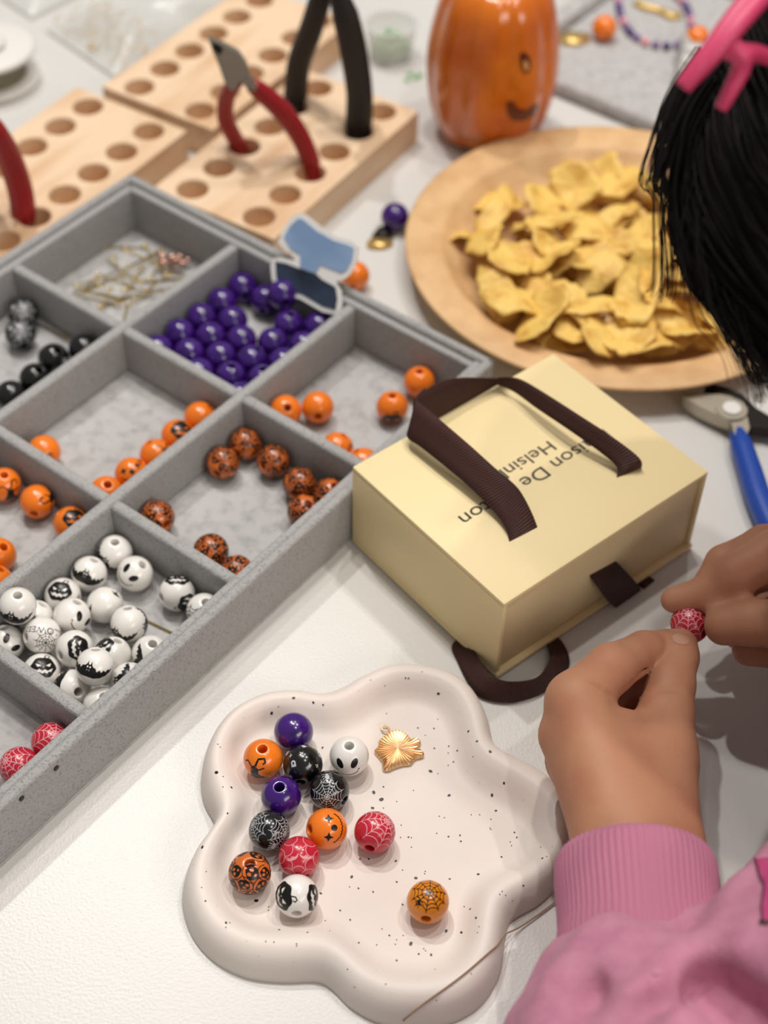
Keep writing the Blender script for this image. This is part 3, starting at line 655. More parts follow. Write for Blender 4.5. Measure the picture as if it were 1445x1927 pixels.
# second handle trapped under the base
strip('lower_handle', a3([(900, 1180, .0007), (852, 1212, .0007), (862, 1248, .0007), (890, 1300, .0008), (916, 1317, .0012), (962, 1322, .0012), (1018, 1306, .0012), (1063, 1266, .0012), (1071, 1240, .001), (1055, 1205, .0007), (1020, 1180, .0007)]),
      a3([(920, 1175, .0007), (888, 1200, .0012), (893, 1225, .005), (912, 1258, .0085), (932, 1276, .0095), (965, 1283, .0095), (1008, 1276, .0095), (1030, 1252, .0085), (1034, 1232, .005), (1024, 1205, .0012), (1000, 1185, .0007)]), M['ribbon'], gb)
strip('lower_handle', a3([(1180, 1085, .0009), (1198, 1098, .0009), (1212, 1108, .0009)]), a3([(1200, 1070, .0009), (1222, 1085, .0009), (1232, 1092, .0009)]), M['ribbon'], gb)
def lid_text(body, cpx, width, dz=.00012):
    cu = bpy.data.curves.new('t', 'FONT'); cu.body = body; cu.align_x = 'CENTER'; cu.align_y = 'CENTER'; cu.size = .01; cu.resolution_u = 6
    o = bpy.data.objects.new('t', cu); COL.objects.link(o); dg = bpy.context.evaluated_depsgraph_get(); me = bpy.data.meshes.new_from_object(o.evaluated_get(dg)); bpy.data.objects.remove(o)
    xs = [v.co.x for v in me.vertices]; sc = width/(max(xs)-min(xs)); c = at(*cpx, BH)
    for v in me.vertices:
        p = c-E1*(v.co.x*sc)-E2*(v.co.y*sc*.82); v.co = (p.x, p.y, BH+dz)
    me.materials.clear(); me.name = 'lettering'; keep(link('lettering', me, M['ink'], None, False), gb)
lid_text('Maison De Coton', (1010, 895), (at(1150, 817, BH)-at(867, 974, BH)).length)
lid_text('Helsinki', (984, 869), (at(1043, 836, BH)-at(933, 902, BH)).length)

# ------------------------------------------------------------ thread across the tray
pts = []
for k in range(25):
    x, y = 1085-k*13.6, [1662, 1925][0]+k*10.9+2.5*math.sin(k*.5)
    hit, nr, _, _ = tbv.ray_cast(CAM, ray(x, y).normalized()); p = at(x, y, .0012)
    if hit is not None: p = hit+Vector((0, 0, .0006))
    pts.append(p)
for _ in range(3): pts = [pts[0]]+[Vector((q.x, q.y, max(q.z, (p.z+q.z+n_.z)/3))) for p, q, n_ in zip(pts, pts[1:], pts[2:])]+[pts[-1]]
V, F = tube(catmull(pts, 4), .0003, 6); tag(mesh_obj('thread', V, F, M['thread']), 'thin brown cord running across the lower rim of the cloud tray', 'cord')

# ------------------------------------------------------------ pins in the organiser
def pin_mesh():
    V, F = merge([tube([Vector((0, 0, 0)), Vector((.02, 0, 0))], .0004, 6), tube([Vector((-.0014+.0014*math.cos(t), .0014*math.sin(t), 0)) for t in [2*PI*i/12 for i in range(13)]], .00035, 5, False)])
    return pmesh('eye_pin', (V, F), M['pin'])
pm = pin_mesh(); pc = at(255, 520, FT)
def pin(p, ang, label, group, tilt=0):
    o = bpy.data.objects.new('eye_pin', pm); COL.objects.link(o); o.location = p; o.rotation_euler = (0, tilt, ang); tag(o, label, 'pin', group)
PINS = [(205, 465), (240, 470), (275, 465), (300, 475), (215, 490), (245, 500), (250, 520), (265, 505), (285, 520), (300, 500), (190, 520), (175, 530), (150, 535), (165, 550), (205, 548), (225, 560), (240, 575), (260, 560), (280, 545), (240, 545), (270, 530), (195, 575), (215, 570), (310, 520), (185, 540), (225, 520)]
prk = {k: n_ for n_, k in enumerate(sorted(range(len(PINS)), key=lambda k: PINS[k]))}
ordn += ['twenty-third', 'twenty-fourth', 'twenty-fifth', 'twenty-sixth']
for i, (x, y) in enumerate(PINS):
    p = at(x, y, FT+.0006+.0009*(i % 5)); a = rnd.uniform(0, PI*2); e = p+Vector((math.cos(a), math.sin(a), 0))*.02
    q = e-OO; v, u = q.dot(V_), -q.dot(U)
    if not (.003 < v < CELLV[0][1]-.003 and .003 < u < CELLU[0][1]-.003): a += PI
    pin(p, a, 'thin gold eye pin, its loop %s from the left in the back corner pile' % ordn[prk[i]], 'gold eye pins in the back corner compartment')
pin(at(270, 1165, FT+.0008)-Vector((0, 0, 0)), math.atan2((at(322, 1190, FT)-at(270, 1165, FT)).y, (at(322, 1190, FT)-at(270, 1165, FT)).x), 'single gold pin lying in the white bead compartment', None)
pin(at(118, 632, FT+.0008), 2.6, 'single gold pin lying in the black bead compartment', None)
bfly = pmesh('butterfly', merge([extrude_poly([Vector((x*.0045, y*.0045, .0006)) for x, y in ell(sx*.55, sy*.45, .55, .42, sx*sy*.5, 12)], Vector((0, 0, 1)), .0009) for sx in (-1, 1) for sy in (-1, 1)]), mat('rose_metal', (226, 178, 160), .3, metal=.8))
for (x, y, a, l) in ((312, 490, .3, 'left'), (338, 492, 1.2, 'right')):
    o = bpy.data.objects.new('butterfly_charm', bfly); COL.objects.link(o); o.location = at(x, y, FT+.0045); o.rotation_euler = (.2, .3, a); tag(o, 'pale rose butterfly charm on the gold pins, %s one of the two' % l, 'charm', 'rose charms on the pins')

# ------------------------------------------------------------ blue paper cut-out leaning over the organiser wall
lean = math.atan2(.019, HO-FT); cn = (-U*math.cos(lean)+Vector((0, 0, math.sin(lean)))).normalized()
cp0 = org(0, -.0012, HO+.0008)
def cpx(l, off): return [on_plane(400+x/2.89, 400+y/2.89, cp0, cn)+cn*off for x, y in l]
wh = [(358, 165), (385, 90), (430, 25), (470, 3), (505, 10), (590, 78), (680, 135), (760, 155), (795, 185), (788, 260), (755, 330), (720, 362), (690, 362), (672, 385), (700, 430), (705, 500), (695, 560), (600, 540), (480, 470), (400, 450), (355, 450), (325, 360), (318, 290), (330, 250), (375, 245), (440, 262), (460, 240), (400, 210)]
V, F = extrude_poly(cpx(wh, .0), cn, .0008); co = mesh_obj('paper_cutout', V, F, M['paperwhite'], None, False)
tag(co, 'white-edged blue paper cut-out propped over the organizer wall behind the purple beads', 'cut-out')
V, F = extrude_poly(cpx([(392, 135), (425, 75), (470, 32), (495, 38), (570, 100), (660, 152), (745, 178), (772, 195), (762, 260), (735, 312), (705, 330), (650, 308), (590, 285), (566, 330), (530, 322), (480, 300), (482, 230), (430, 200)], .0006), cn, .0004); mesh_obj('pale_blue_panel', V, F, M['cardblue'], co, False)
V, F = extrude_poly(cpx([(345, 265), (400, 275), (460, 298), (530, 322), (566, 335), (600, 365), (672, 405), (682, 470), (672, 530), (600, 510), (490, 445), (400, 425), (368, 420), (350, 350)], .0006), cn, .0004); mesh_obj('navy_panel', V, F, M['cardnavy'], co, False)

# ------------------------------------------------------------ wooden tool blocks
HB = .019; AD = Vector((.52, .854, 0)).normalized(); BD = Vector((AD.y, -AD.x, 0))
def wood_block(first, n, label, near_m=.0115, far_m=.0115):
    """first = centre of the nearest hole of the left row"""
    root = empty('tool_block', first, label, 'tool block', 'drilled wooden tool blocks')
    sp_, rw, hr, mg = .0231, .0425, .0083, .0172
    x0, x1, y0, y1 = -near_m, (n-1)*sp_+far_m, -mg, rw+mg
    bm = bmesh.new(); N = 24; depth = .0165
    def P(x, y, z): return bm.verts.new(first+AD*x+BD*y+Vector((0, 0, z-first.z)))
    cellsx = [x0]+[sp_*(i+.5) for i in range(n-1)]+[x1]; cellsy = [y0, rw/2, y1]
    cache = {}
    def key(x, y, z):
        k = (round(x, 6), round(y, 6), round(z, 6))
        if k not in cache: cache[k] = P(x, y, z)
        return cache[k]
    for i in range(n):
        for j in range(2):
            hx, hy = sp_*i, rw*j; ax0, ax1, ay0, ay1 = cellsx[i], cellsx[i+1], cellsy[j], cellsy[j+1]
            sq = [(ax1, hy), (ax1, ay1), (hx, ay1), (ax0, ay1), (ax0, hy), (ax0, ay0), (hx, ay0), (ax1, ay0)]
            circ = [[key(hx+math.cos(2*PI*k/N)*r_, hy+math.sin(2*PI*k/N)*r_, z_) for k in range(N)] for r_, z_ in ((hr+.0006, HB), (hr, HB-.0007), (hr, HB-depth))]
            for q in range(8):
                a, b = sq[q], sq[(q+1) % 8]; va, vb = key(a[0], a[1], HB), key(b[0], b[1], HB); s = q*3
                bm.faces.new([va, vb, circ[0][(s+3) % N], circ[0][s+2], circ[0][s+1], circ[0][s]])
            for r_ in range(2):
                for k in range(N): bm.faces.new([circ[r_][k], circ[r_][(k+1) % N], circ[r_+1][(k+1) % N], circ[r_+1][k]])
            bm.faces.new(circ[2])
    xs = sorted({round(k, 6) for k in cellsx+[sp_*i for i in range(n)]}); ys = [y0, 0, rw/2, rw, y1]
    for yy in (y0, y1):
        for a, b in zip(xs, xs[1:]): bm.faces.new([key(a, yy, HB), key(b, yy, HB), key(b, yy, .0003), key(a, yy, .0003)])
    for xx in (x0, x1):
        for a, b in zip(ys, ys[1:]): bm.faces.new([key(xx, a, HB), key(xx, b, HB), key(xx, b, .0003), key(xx, a, .0003)])
    bm.faces.new([key(x, y0, .0003) for x in xs]+[key(x1, y, .0003) for y in ys[1:-1]]+[key(x, y1, .0003) for x in reversed(xs)]+[key(x0, y, .0003) for y in reversed(ys[1:-1])])
    o = from_bm('block_body', bm, M['wood'], None, True, .5)
    Mt = Matrix(((AD.x, BD.x, 0, first.x), (AD.y, BD.y, 0, first.y), (0, 0, 1, 0), (0, 0, 0, 1)))
    o.data.transform(Mt.inverted()); o.matrix_world = Mt; o.parent = root; o.matrix_parent_inverse = Matrix.Translation(first).inverted()
    return root
f3 = at(362, 355, HB); f2 = at(262, 163, HB)
wood_block(f3, 6, 'pale wooden tool block on the right holding the red and black pliers')
wood_block(f2, 6, 'pale wooden tool block at the back with empty holes')
f1 = at(165, 200, HB)
wood_block(f1-AD*(.0231*5), 6, 'pale wooden tool block at the left, holding red-handled pliers at the picture edge')

# ------------------------------------------------------------ pliers
def jaw(pts, p0, n, th): return extrude_poly([on_plane(x, y, p0, n) for x, y in pts], n, th)
def grip(root, pts, rads, m):
    P = catmull([at(x, y, z) for x, y, z in pts], 5); k = len(P); rs = []
    for i in range(k):
        t = i/(k-1)*(len(rads)-1); a = int(min(t, len(rads)-2)); rs.append(rads[a]+(rads[a+1]-rads[a])*(t-a))
    V, F = tube(P, rs, 12); return keep(mesh_obj('handle', V, F, m), root)
rp = empty('pliers', at(590, 330, HB), 'red-handled cutting pliers standing in the right wooden block', 'pliers')
grip(rp, [(592, 334, .010), (585, 305, .019), (565, 258, .033), (530, 208, .049), (490, 172, .061), (474, 160, .066)], [.0046, .005, .0052, .0055, .005, .0036], M['redgrip'])
grip(rp, [(458, 290, .009), (448, 272, .019), (426, 228, .036), (425, 190, .05), (436, 165, .061), (446, 153, .066)], [.0042, .0045, .0045, .0045, .004, .0034], M['redgrip'])
p0 = at(455, 150, .069); nn = (CAM-p0); nn.z *= .35; nn.normalize()
V, F = jaw([(435, 168), (422, 150), (412, 120), (400, 92), (392, 70), (402, 74), (425, 84), (450, 98), (464, 118), (470, 140), (484, 158), (478, 168), (462, 160), (452, 148), (446, 160)], p0, nn, .007); keep(mesh_obj('jaw', V, F, M['steel'], None, True, .4), rp)
V, F = jaw([(402, 94), (398, 80), (412, 84), (420, 92), (414, 104)], p0+nn*.0037, nn, .001); keep(mesh_obj('cutting_edge', V, F, M['darksteel'], None, True, .4), rp)
V, F = jaw([(x, y) for x, y in [(470+8*math.cos(t), 152+7*math.sin(t)) for t in [2*PI*i/14 for i in range(14)]]], p0+nn*.0037, nn, .0016); keep(mesh_obj('rivet', V, F, M['steel'], None, True, .4), rp)
bp = empty('pliers', at(676, 240, HB), 'black-handled pliers standing in the wooden blocks, cut off by the picture top', 'pliers')
grip(bp, [(553, 205, .012), (556, 180, .02), (562, 120, .041), (585, 55, .065), (602, 0, .085), (612, -30, .096)], [.0066, .0068, .0066, .0064, .006, .004], M['blackgrip'])
grip(bp, [(673, 250, .010), (675, 232, .019), (676, 170, .04), (664, 90, .067), (650, 30, .086), (632, -25, .102)], [.0075, .0076, .0074, .0074, .007, .004], M['blackgrip'])
p0 = at(622, -60, .112); nn = (CAM-p0); nn.z *= .3; nn.normalize()
V, F = jaw([(600, -20), (600, -60), (612, -110), (620, -190), (632, -190), (640, -110), (648, -60), (646, -20), (622, -45)], p0, nn, .008); keep(mesh_obj('jaw', V, F, M['steel'], None, True, .4), bp)
lp_ = empty('pliers', at(42, 412, HB), 'red pliers handle standing in the left wooden block at the picture edge', 'pliers')
grip(lp_, [(42, 420, .010), (44, 402, .019), (36, 350, .034), (14, 290, .055), (-12, 245, .073), (-30, 220, .08)], [.0062, .0064, .0064, .0064, .006, .004], M['redgrip'])
grip(lp_, [(-96, 345, .010), (-90, 330, .019), (-72, 285, .042), (-55, 245, .062), (-42, 225, .076)], [.006, .006, .006, .006, .004], M['redgrip'])
p0 = at(-40, 190, .09); nn = (CAM-p0); nn.z *= .3; nn.normalize()
V, F = jaw([(-20, 225), (-25, 180), (-36, 120), (-44, 120), (-56, 180), (-60, 230), (-40, 205)], p0, nn, .007); keep(mesh_obj('jaw', V, F, M['steel'], None, True, .4), lp_)
# side cutters lying flat at the right
sc_ = empty('side_cutters', at(1385, 780, 0), 'side cutters with blue handles lying at the right behind the cream box', 'pliers')
zz = .006; fp = Vector((0, 0, 1))
V, F = extrude_poly([at(x, y, zz) for x, y in [(1372, 800), (1345, 790), (1312, 774), (1284, 756), (1280, 750), (1300, 750), (1330, 752), (1352, 752), (1372, 756), (1392, 766), (1402, 790), (1408, 815), (1398, 838), (1382, 836), (1376, 815)]], fp, .007); keep(mesh_obj('jaw', V, F, M['steel'], None, True, .4), sc_)
V, F = extrude_poly([at(x, y, zz) for x, y in [(1345, 745), (1325, 735), (1340, 730), (1368, 738), (1395, 750), (1420, 775), (1448, 792), (1470, 800), (1466, 818), (1440, 814), (1410, 812), (1395, 795), (1378, 770)]], fp, .0055); keep(mesh_obj('jaw', V, F, M['darksteel'], None, True, .4), sc_)
c = at(1376, 772, zz+.0036); V, F = extrude_poly([c+Vector((math.cos(2*PI*i/24), math.sin(2*PI*i/24), 0))*.0072 for i in range(24)], fp, .0022); keep(mesh_obj('pivot', V, F, M['steel'], None, True, .4), sc_)
V, F = extrude_poly([c+Vector((0, 0, .0012))+Vector((math.cos(2*PI*i/20), math.sin(2*PI*i/20), 0))*.0042 for i in range(20)], fp, .0012); keep(mesh_obj('rivet', V, F, M['plasticwhite'], None, True, .4), sc_)
grip(sc_, [(1388, 812, .006), (1396, 840, .006), (1412, 890, .006), (1426, 935, .006), (1450, 990, .006), (1490, 1060, .006)], [.0035, .0052, .0056, .0058, .0058, .0055], M['bluegrip'])
grip(sc_, [(1452, 808, .006), (1490, 826, .006), (1540, 870, .006), (1580, 930, .006)], [.0035, .0052, .0056, .0055], M['bluegrip'])

# ------------------------------------------------------------ plate of crisps
PC = Vector((.114, .629, 0)); PRr = .107
prof = [(0, .0008), (.062, .0008), (.07, .0018), (.079, .0045), (.0865, .0125), (.0885, .0142), (.0905, .0146), (.106, .0156), (.1072, .015), (.1068, .014), (.0895, .0128), (.081, .0036), (.073, .0), (0, 0)]
V, F = lathe([(max(r, 1e-5), z_) for r, z_ in prof], 96); pl = mesh_obj('plate', V, F, M['plate']); pl.location = PC
tag(pl, 'round palm-leaf plate full of potato chips', 'plate')
chip_meshes = []
for k in range(14):
    r_ = random.Random(k+3); a_, b_ = r_.uniform(.0125, .0195), r_.uniform(.008, .0135); bend = r_.uniform(8, 24)*r_.choice((-1, 1, 1)); bend2 = r_.uniform(-14, 14); ph = [r_.uniform(0, 6) for _ in range(5)]
    NA, NR = 26, 5; top = []; ang = [2*PI*i/NA for i in range(NA)]
    sq = r_.uniform(.55, 1.0)
    def rad(t): return (1+.10*math.sin(2*t+ph[0])+.07*math.sin(3*t+ph[1])+.05*math.sin(7*t+ph[2])+.03*math.sin(11*t+ph[3]))
    def hgt(x, y): return bend*x*x*.6+bend2*x*y+bend*.3*y*y+.0007*math.sin(x*900+ph[3])*math.sin(y*700+ph[4])+.0009*math.sin(x*330+ph[0])
    pts = [(0, 0)]
    for j in range(1, NR+1):
        for t in ang:
            c_, s_ = math.cos(t), math.sin(t); e = abs(c_)**sq*math.copysign(1, c_), abs(s_)**sq*math.copysign(1, s_)
            pts.append((a_*e[0]*rad(t)*j/NR, b_*e[1]*rad(t)*j/NR))
    V = [Vector((x, y, hgt(x, y)+.0005)) for x, y in pts]+[Vector((x, y, hgt(x, y)-.0005)) for x, y in pts]; n0 = len(pts); F = []
    for o_, flip in ((0, 0), (n0, 1)):
        for i in range(NA):
            i2 = (i+1) % NA; q = [(o_, o_+1+i, o_+1+i2)]+[(o_+1+j*NA+i, o_+1+(j+1)*NA+i, o_+1+(j+1)*NA+i2, o_+1+j*NA+i2) for j in range(NR-1)]
            F += [tuple(reversed(f)) if flip else f for f in q]
    b_o = 1+(NR-1)*NA
    for i in range(NA): F.append((b_o+i, n0+b_o+i, n0+b_o+(i+1) % NA, b_o+(i+1) % NA))
    chip_meshes.append(pmesh('chip', (V, F), M['chip']))
hm = {}
cr = random.Random(21); spots = []
fixed = [(875, 400, 0), (940, 365, 1.1), (1045, 345, .4), (1085, 330, 2.2), (1170, 325, .2), (1020, 410, 2.8), (910, 440, 1.2), (960, 490, 1.5), (1040, 480, .2), (1110, 420, .7), (1160, 390, .5), (1200, 435, .8), (1130, 500, .65), (1045, 545, 2.9), (905, 560, 2.2), (1130, 580, .3), (1200, 560, 1.2), (1180, 630, .7), (1080, 640, 2.6), (1110, 600, 2.3), (1230, 670, .2), (1310, 630, .6), (1270, 520, .3), (1240, 480, 1.7), (1340, 590, 1.3), (1290, 560, 2), (1140, 660, .9), (1015, 600, 1.2), (980, 560, .4)]
for x, y, a in fixed: spots.append((at(x, y, .022).xy, a))
while len(spots) < 78:
    t, q = cr.uniform(0, 2*PI), math.sqrt(cr.random())*.073
    spots.insert(0, (Vector((PC.x-.002+q*math.cos(t), PC.y-.004+q*math.sin(t)*.95)), cr.uniform(0, 6.28)))
chips = []
def hget(x, y): return hm.get((int(x/.006), int(y/.006)), 0)
CG = 'potato chips on the plate'
for i, (xy, a) in enumerate(spots):
    d = (xy-PC.xy).length
    if d > .076: xy = PC.xy+(xy-PC.xy)*(.076/d); d = .076
    base = max(hget(xy.x+dx, xy.y+dy) for dx in (-.006, 0, .006) for dy in (-.006, 0, .006))
    zc = max(.0045, base+.0022)+(.003 if d > .058 else 0)
    zc = min(zc, .031-.012*(d/.075)**2)
    tl = .5
    o = bpy.data.objects.new('potato_chip', chip_meshes[(i*5) % 14]); COL.objects.link(o); o.location = (xy.x, xy.y, zc+.0015)
    o.rotation_euler = (cr.uniform(-tl, tl)-(.15), cr.uniform(-tl, tl), a); s = cr.uniform(.85, 1.1); o.scale = (s, s, s)
    chips.append((o, xy.copy(), zc))
    for gx in range(-2, 3):
        for gy in range(-2, 3):
            if gx*gx+gy*gy <= 4: hm[(int(xy.x/.006)+gx, int(xy.y/.006)+gy)] = zc

def shown(p):
    d = p-CAM; k = d.dot(FW); return CX+FPX*d.dot(RT)/k, CY-FPX*d.dot(UP)/k
hrs = ['twelve', 'one', 'two', 'three', 'four', 'five', 'six', 'seven', 'eight', 'nine', 'ten', 'eleven']; cells = {}
ccx, ccy = shown(Vector((PC.x, PC.y, .015)))
for o, xy, zc in chips:
    px, py = shown(Vector((xy.x, xy.y, zc))); h_ = round(math.atan2(px-ccx, ccy-py)/(2*PI)*12) % 12; d = (xy-PC.xy).length
    ring = 'outer edge of the heap' if d > .058 else ('midway into the heap' if d > .032 else 'centre of the heap'); cells.setdefault((h_, ring), []).append((zc, o))
for (h_, ring), L in cells.items():
    L.sort(key=lambda q: -q[0])
    for k, (zc, o) in enumerate(L): tag(o, 'golden potato chip at %s o\'clock, %s%s' % (hrs[h_], ring, ('', ', %s from top' % ordn[k])[len(L) > 1]), 'chip', CG)

# ------------------------------------------------------------ pumpkin jar
pk = empty('pumpkin_jar', (.0529, .752, 0), 'glossy orange ceramic jack-o-lantern jar behind the chip plate', 'jar')
pz = [(0, .0), (.020, 0), (.024, .001), (.029, .006), (.0335, .018), (.036, .034), (.0365, .045), (.0355, .058), (.033, .072), (.0295, .083), (.024, .0905), (.016, .094), (.006, .0945), (0, .0945)]
pz = [(p.x, p.y) for p in catmull([(x, y, 0) for x, y in pz], 4)]
def pmod(a, r, z_): return 1-.055*abs(math.cos(a*4.5))**6*min(1, r/.02)
V, F = lathe([(max(r, 1e-5), max(0, z_)) for r, z_ in pz], 144, mod=pmod); body = mesh_obj('jar_body', V, F, M['pumpkin']); body.location = pk.location; keep(body, pk)
bvp = BVHTree.FromPolygons([v+pk.location for v in V], F)
def decal(name, px_loop, m, parent, bv, off=.0004, step=6, org_=CAM):
    v2, f2_ = fill([px_loop], step); out = []
    for x, y in v2:
        h, n_, _, _ = bv.ray_cast(CAM, ray(x, y).normalized())
        if h is None: return None
        if n_.dot(CAM-h) < 0: n_ = -n_
        out.append(h+n_*off)
    o = mesh_obj(name, out, f2_, m); keep(o, parent); return o
decal('eye', [(978, 100), (988, 98), (997, 108), (999, 125), (994, 138), (984, 136), (978, 120)], M['pumpkin_dark'], pk, bvp)
decal('eye_glint', [(983, 116), (989, 112), (993, 122), (992, 132), (986, 130)], M['gold'], pk, bvp, .0008)  # highlight on the eye, painted as a gold patch
decal('mouth', [(952, 192), (965, 190), (975, 204), (990, 206), (1003, 196), (1012, 194), (1014, 204), (1002, 220), (982, 228), (964, 226), (954, 212)], M['pumpkin_dark'], pk, bvp)
V, F = tube(catmull([Vector((.0529, .752, .092)), Vector((.0535, .753, .1)), Vector((.057, .755, .107))], 4), [.006]*4+[.0045]*4+[.0038], 10); keep(mesh_obj('stem', V, F, mat('stem_green', (96, 104, 56), .4)), pk)

# ------------------------------------------------------------ far right: grey display tray with jewellery
k0 = at(972, 122, .010); k1 = at(1180, 208, .010); dx_ = (k1-k0).normalized(); dy_ = Vector((-dx_.y, dx_.x, 0))
KM = Matrix(((dx_.x, dy_.x, 0, k0.x), (dx_.y, dy_.y, 0, k0.y), (0, 0, 1, 0), (0, 0, 0, 1)))
dt = empty('display_tray', KM @ Vector((.09, .07, 0)), 'grey velvet jewellery display tray in the far right corner', 'tray')
for nm, (x0, x1, y0, y1, z0_, z1_) in (('pad', (.0, .19, 0, .15, .0003, .010)), ('side_rim', (-.012, .0, 0, .15, .0003, .017)), ('side_rim', (.19, .202, 0, .15, .0003, .017)), ('back_rim', (-.012, .202, .15, .162, .0003, .017))):
    bm = bmesh.new(); box_bm(bm, KM @ Matrix.Translation(((x0+x1)/2, (y0+y1)/2, (z0_+z1_)/2)), x1-x0, y1-y0, z1_-z0_, .0035, 3); keep(from_bm(nm, bm, M['velvet_floor'], autos=None), dt)
bead(at(1137, 52, .010+R), 'orange', (.3, -.8), [], 'orange bead lying on the grey display tray at the back', 'loose beads on the table')
bead(at(1312, 72, .010+R), 'orange', (.3, -.8), [], 'orange bead at the end of the lilac bracelet beside the pink clip', 'loose beads on the table')
br = empty('bracelet', at(1230, 40, .010), 'lilac and orange bead bracelet lying on the grey display tray', 'bracelet')
bpts = resample(catmull([at(x, y, .0125) for x, y in [(1172, -30), (1165, 15), (1185, 60), (1225, 82), (1270, 85), (1300, 70), (1290, 10), (1240, -30)]], 6, True), 30)
V, F = lathe([(max(1e-5, .0025*math.sin(PI*i/8)), .0025*math.cos(PI*i/8)) for i in range(9)], 12); me = pmesh('bracelet_bead', (V, F), None)
for i, p in enumerate(bpts):
    o = bpy.data.objects.new('bracelet_bead', me.copy()); o.data.materials.append(M[('lilac', 'b_purple', 'lilac', 'p_pink')[i % 4]]); COL.objects.link(o); o.location = p; keep(o, br)
V, F = tube(catmull([at(x, y, .0112) for x, y in [(1196, 5), (1215, 15), (1240, 20), (1262, 32), (1278, 28)]], 5), [.002+.0012*(i % 2) for i in range(21)], 8); tag(mesh_obj('chain', V, F, M['goldbit']), 'short gold chain lying inside the lilac bracelet', 'chain')
V, F = extrude_poly([at(x, y, .0112) for x, y in [(1052, 68), (1070, 60), (1090, 62), (1110, 66), (1108, 78), (1088, 84), (1066, 84), (1052, 78)]], Vector((0, 0, 1)), .0018); tag(mesh_obj('charm', V, F, M['goldbit']), 'flat gold charm on the grey display tray left of the orange bead', 'charm')
V, F = extrude_poly([at(x, y, .001) for x, y in [(692, 455), (700, 448), (722, 450), (740, 452), (738, 462), (722, 468), (700, 468), (690, 464)]], Vector((0, 0, 1)), .0016); gch = mesh_obj('charm', V, F, M['goldbit']); tag(gch, 'small gold and black charm lying beside the loose purple bead', 'charm')
V, F = extrude_poly([at(x, y, .002) for x, y in [(700, 444), (712, 430), (726, 426), (738, 432), (730, 440), (742, 445), (722, 447)]], Vector((0, 0, 1)), .0016); tag(mesh_obj('charm', V, F, M['ink']), 'small black bat charm between purple bead and gold charm', 'charm')

# ------------------------------------------------------------ far left: plastic bags, dish, cup
def crumple(name, quad, nx, ny, amp, m, label, cat, seed, zb=.002):
    r_ = random.Random(seed); ph = [(r_.uniform(0, 6), r_.uniform(60, 190), r_.uniform(0, 6.28)) for _ in range(7)]; V = []; F = []
    A, B, C, D = [at(x, y, 0) for x, y in quad]
    for lay in (0, 1):
        for j in range(ny+1):
            for i in range(nx+1):
                s, t_ = i/nx, j/ny; p = A.lerp(B, s).lerp(D.lerp(C, s), t_); e = min(s, 1-s, t_, 1-t_)*6; e = min(1, e)
                h = sum(abs(math.sin((p.x*math.cos(k[2])+p.y*math.sin(k[2]))*k[1]+k[0])) for k in ph)/7
                V.append(Vector((p.x, p.y, zb+(.0005 if not lay else .001+amp*e*(.25+h)))))
    n1 = (nx+1)*(ny+1)
    for lay in (0, 1):
        for j in range(ny):
            for i in range(nx): a = lay*n1+j*(nx+1)+i; F.append((a, a+1, a+nx+2, a+nx+1))
    o = mesh_obj(name, V, F, m); tag(o, label, cat); return o, (A, B, C, D)
bg1, Q = crumple('plastic_bag', [(85, 60), (215, 150), (560, -30), (400, -120)], 40, 36, .014, M['plastic'], 'crumpled clear plastic bag of gold findings behind the wooden blocks', 'bag', 4)
V = []; F = []
for i in range(70):
    s, t_ = cr.uniform(.04, .96), cr.uniform(.03, .3); p = Q[0].lerp(Q[1], s).lerp(Q[3].lerp(Q[2], s), t_); p.z = .004+cr.uniform(0, .004); a = cr.uniform(0, 6.28); d_ = Vector((math.cos(a), math.sin(a), cr.uniform(-.2, .2)))
    v, f = tube([p-d_*.003, p+d_*.003], .0007, 5); F += [tuple(q+len(V) for q in g) for g in f]; V += v
gs = mesh_obj('gold_findings', V, F, M['goldbit'], bg1); gs['kind'] = 'stuff'
crumple('plastic_bag', [(-60, -40), (60, 40), (260, -60), (120, -140)], 24, 20, .012, M['plastic'], 'clear plastic bag behind the white spool in the far left corner', 'bag', 9)
crumple('plastic_wrap', [(1262, 100), (1250, 200), (1330, 260), (1360, 120)], 20, 20, .022, mat('silver_film', (178, 176, 174), .45, metal=.15), 'crumpled silvery wrap beside the pink hair clip', 'wrapper', 12, .001)
spl = empty('spool', at(-18, 150, 0), 'round white spool wound with cord at the left picture edge', 'spool')
sc0 = at(-18, 150, 0)
for z_, (ra, rb) in ((.0005, (.027, .029)), (.0185, (.027, .029))):
    V, F = lathe([(1e-5, z_), (ra, z_), (rb, z_+.0012), (rb, z_+.003), (ra, z_+.0042), (.012, z_+.0036), (1e-5, z_+.0036)], 56); o = mesh_obj('flange', V, F, M['plasticwhite']); o.location = sc0; keep(o, spl)
V, F = lathe([(.021+.0008*math.sin(i*2.1), .0045+i*.0005) for i in range(28)], 40); o = mesh_obj('wound_cord', V, F, mat('cord_grey', (150, 146, 124), .7)); o.location = sc0; keep(o, spl)
V, F = lathe([(.007, .0225), (.011, .0225), (.0125, .024), (.011, .0255), (.007, .0255)], 32, True); o = mesh_obj('hub_ring', V, F, M['plasticwhite']); o.location = sc0; keep(o, spl)
cp = empty('cup', at(735, 118, 0), 'small clear plastic cup with green sequins beside the pumpkin jar', 'cup'); c0 = at(735, 105, 0)
V, F = lathe([(1e-5, .0006), (.0125, .0006), (.0155, .02), (.0163, .0215), (.0155, .0222), (.0145, .0205), (.0118, .0018), (1e-5, .0018)], 40); o = mesh_obj('cup_wall', V, F, M['plastic']); o.location = c0; keep(o, cp)
V = []; F = []
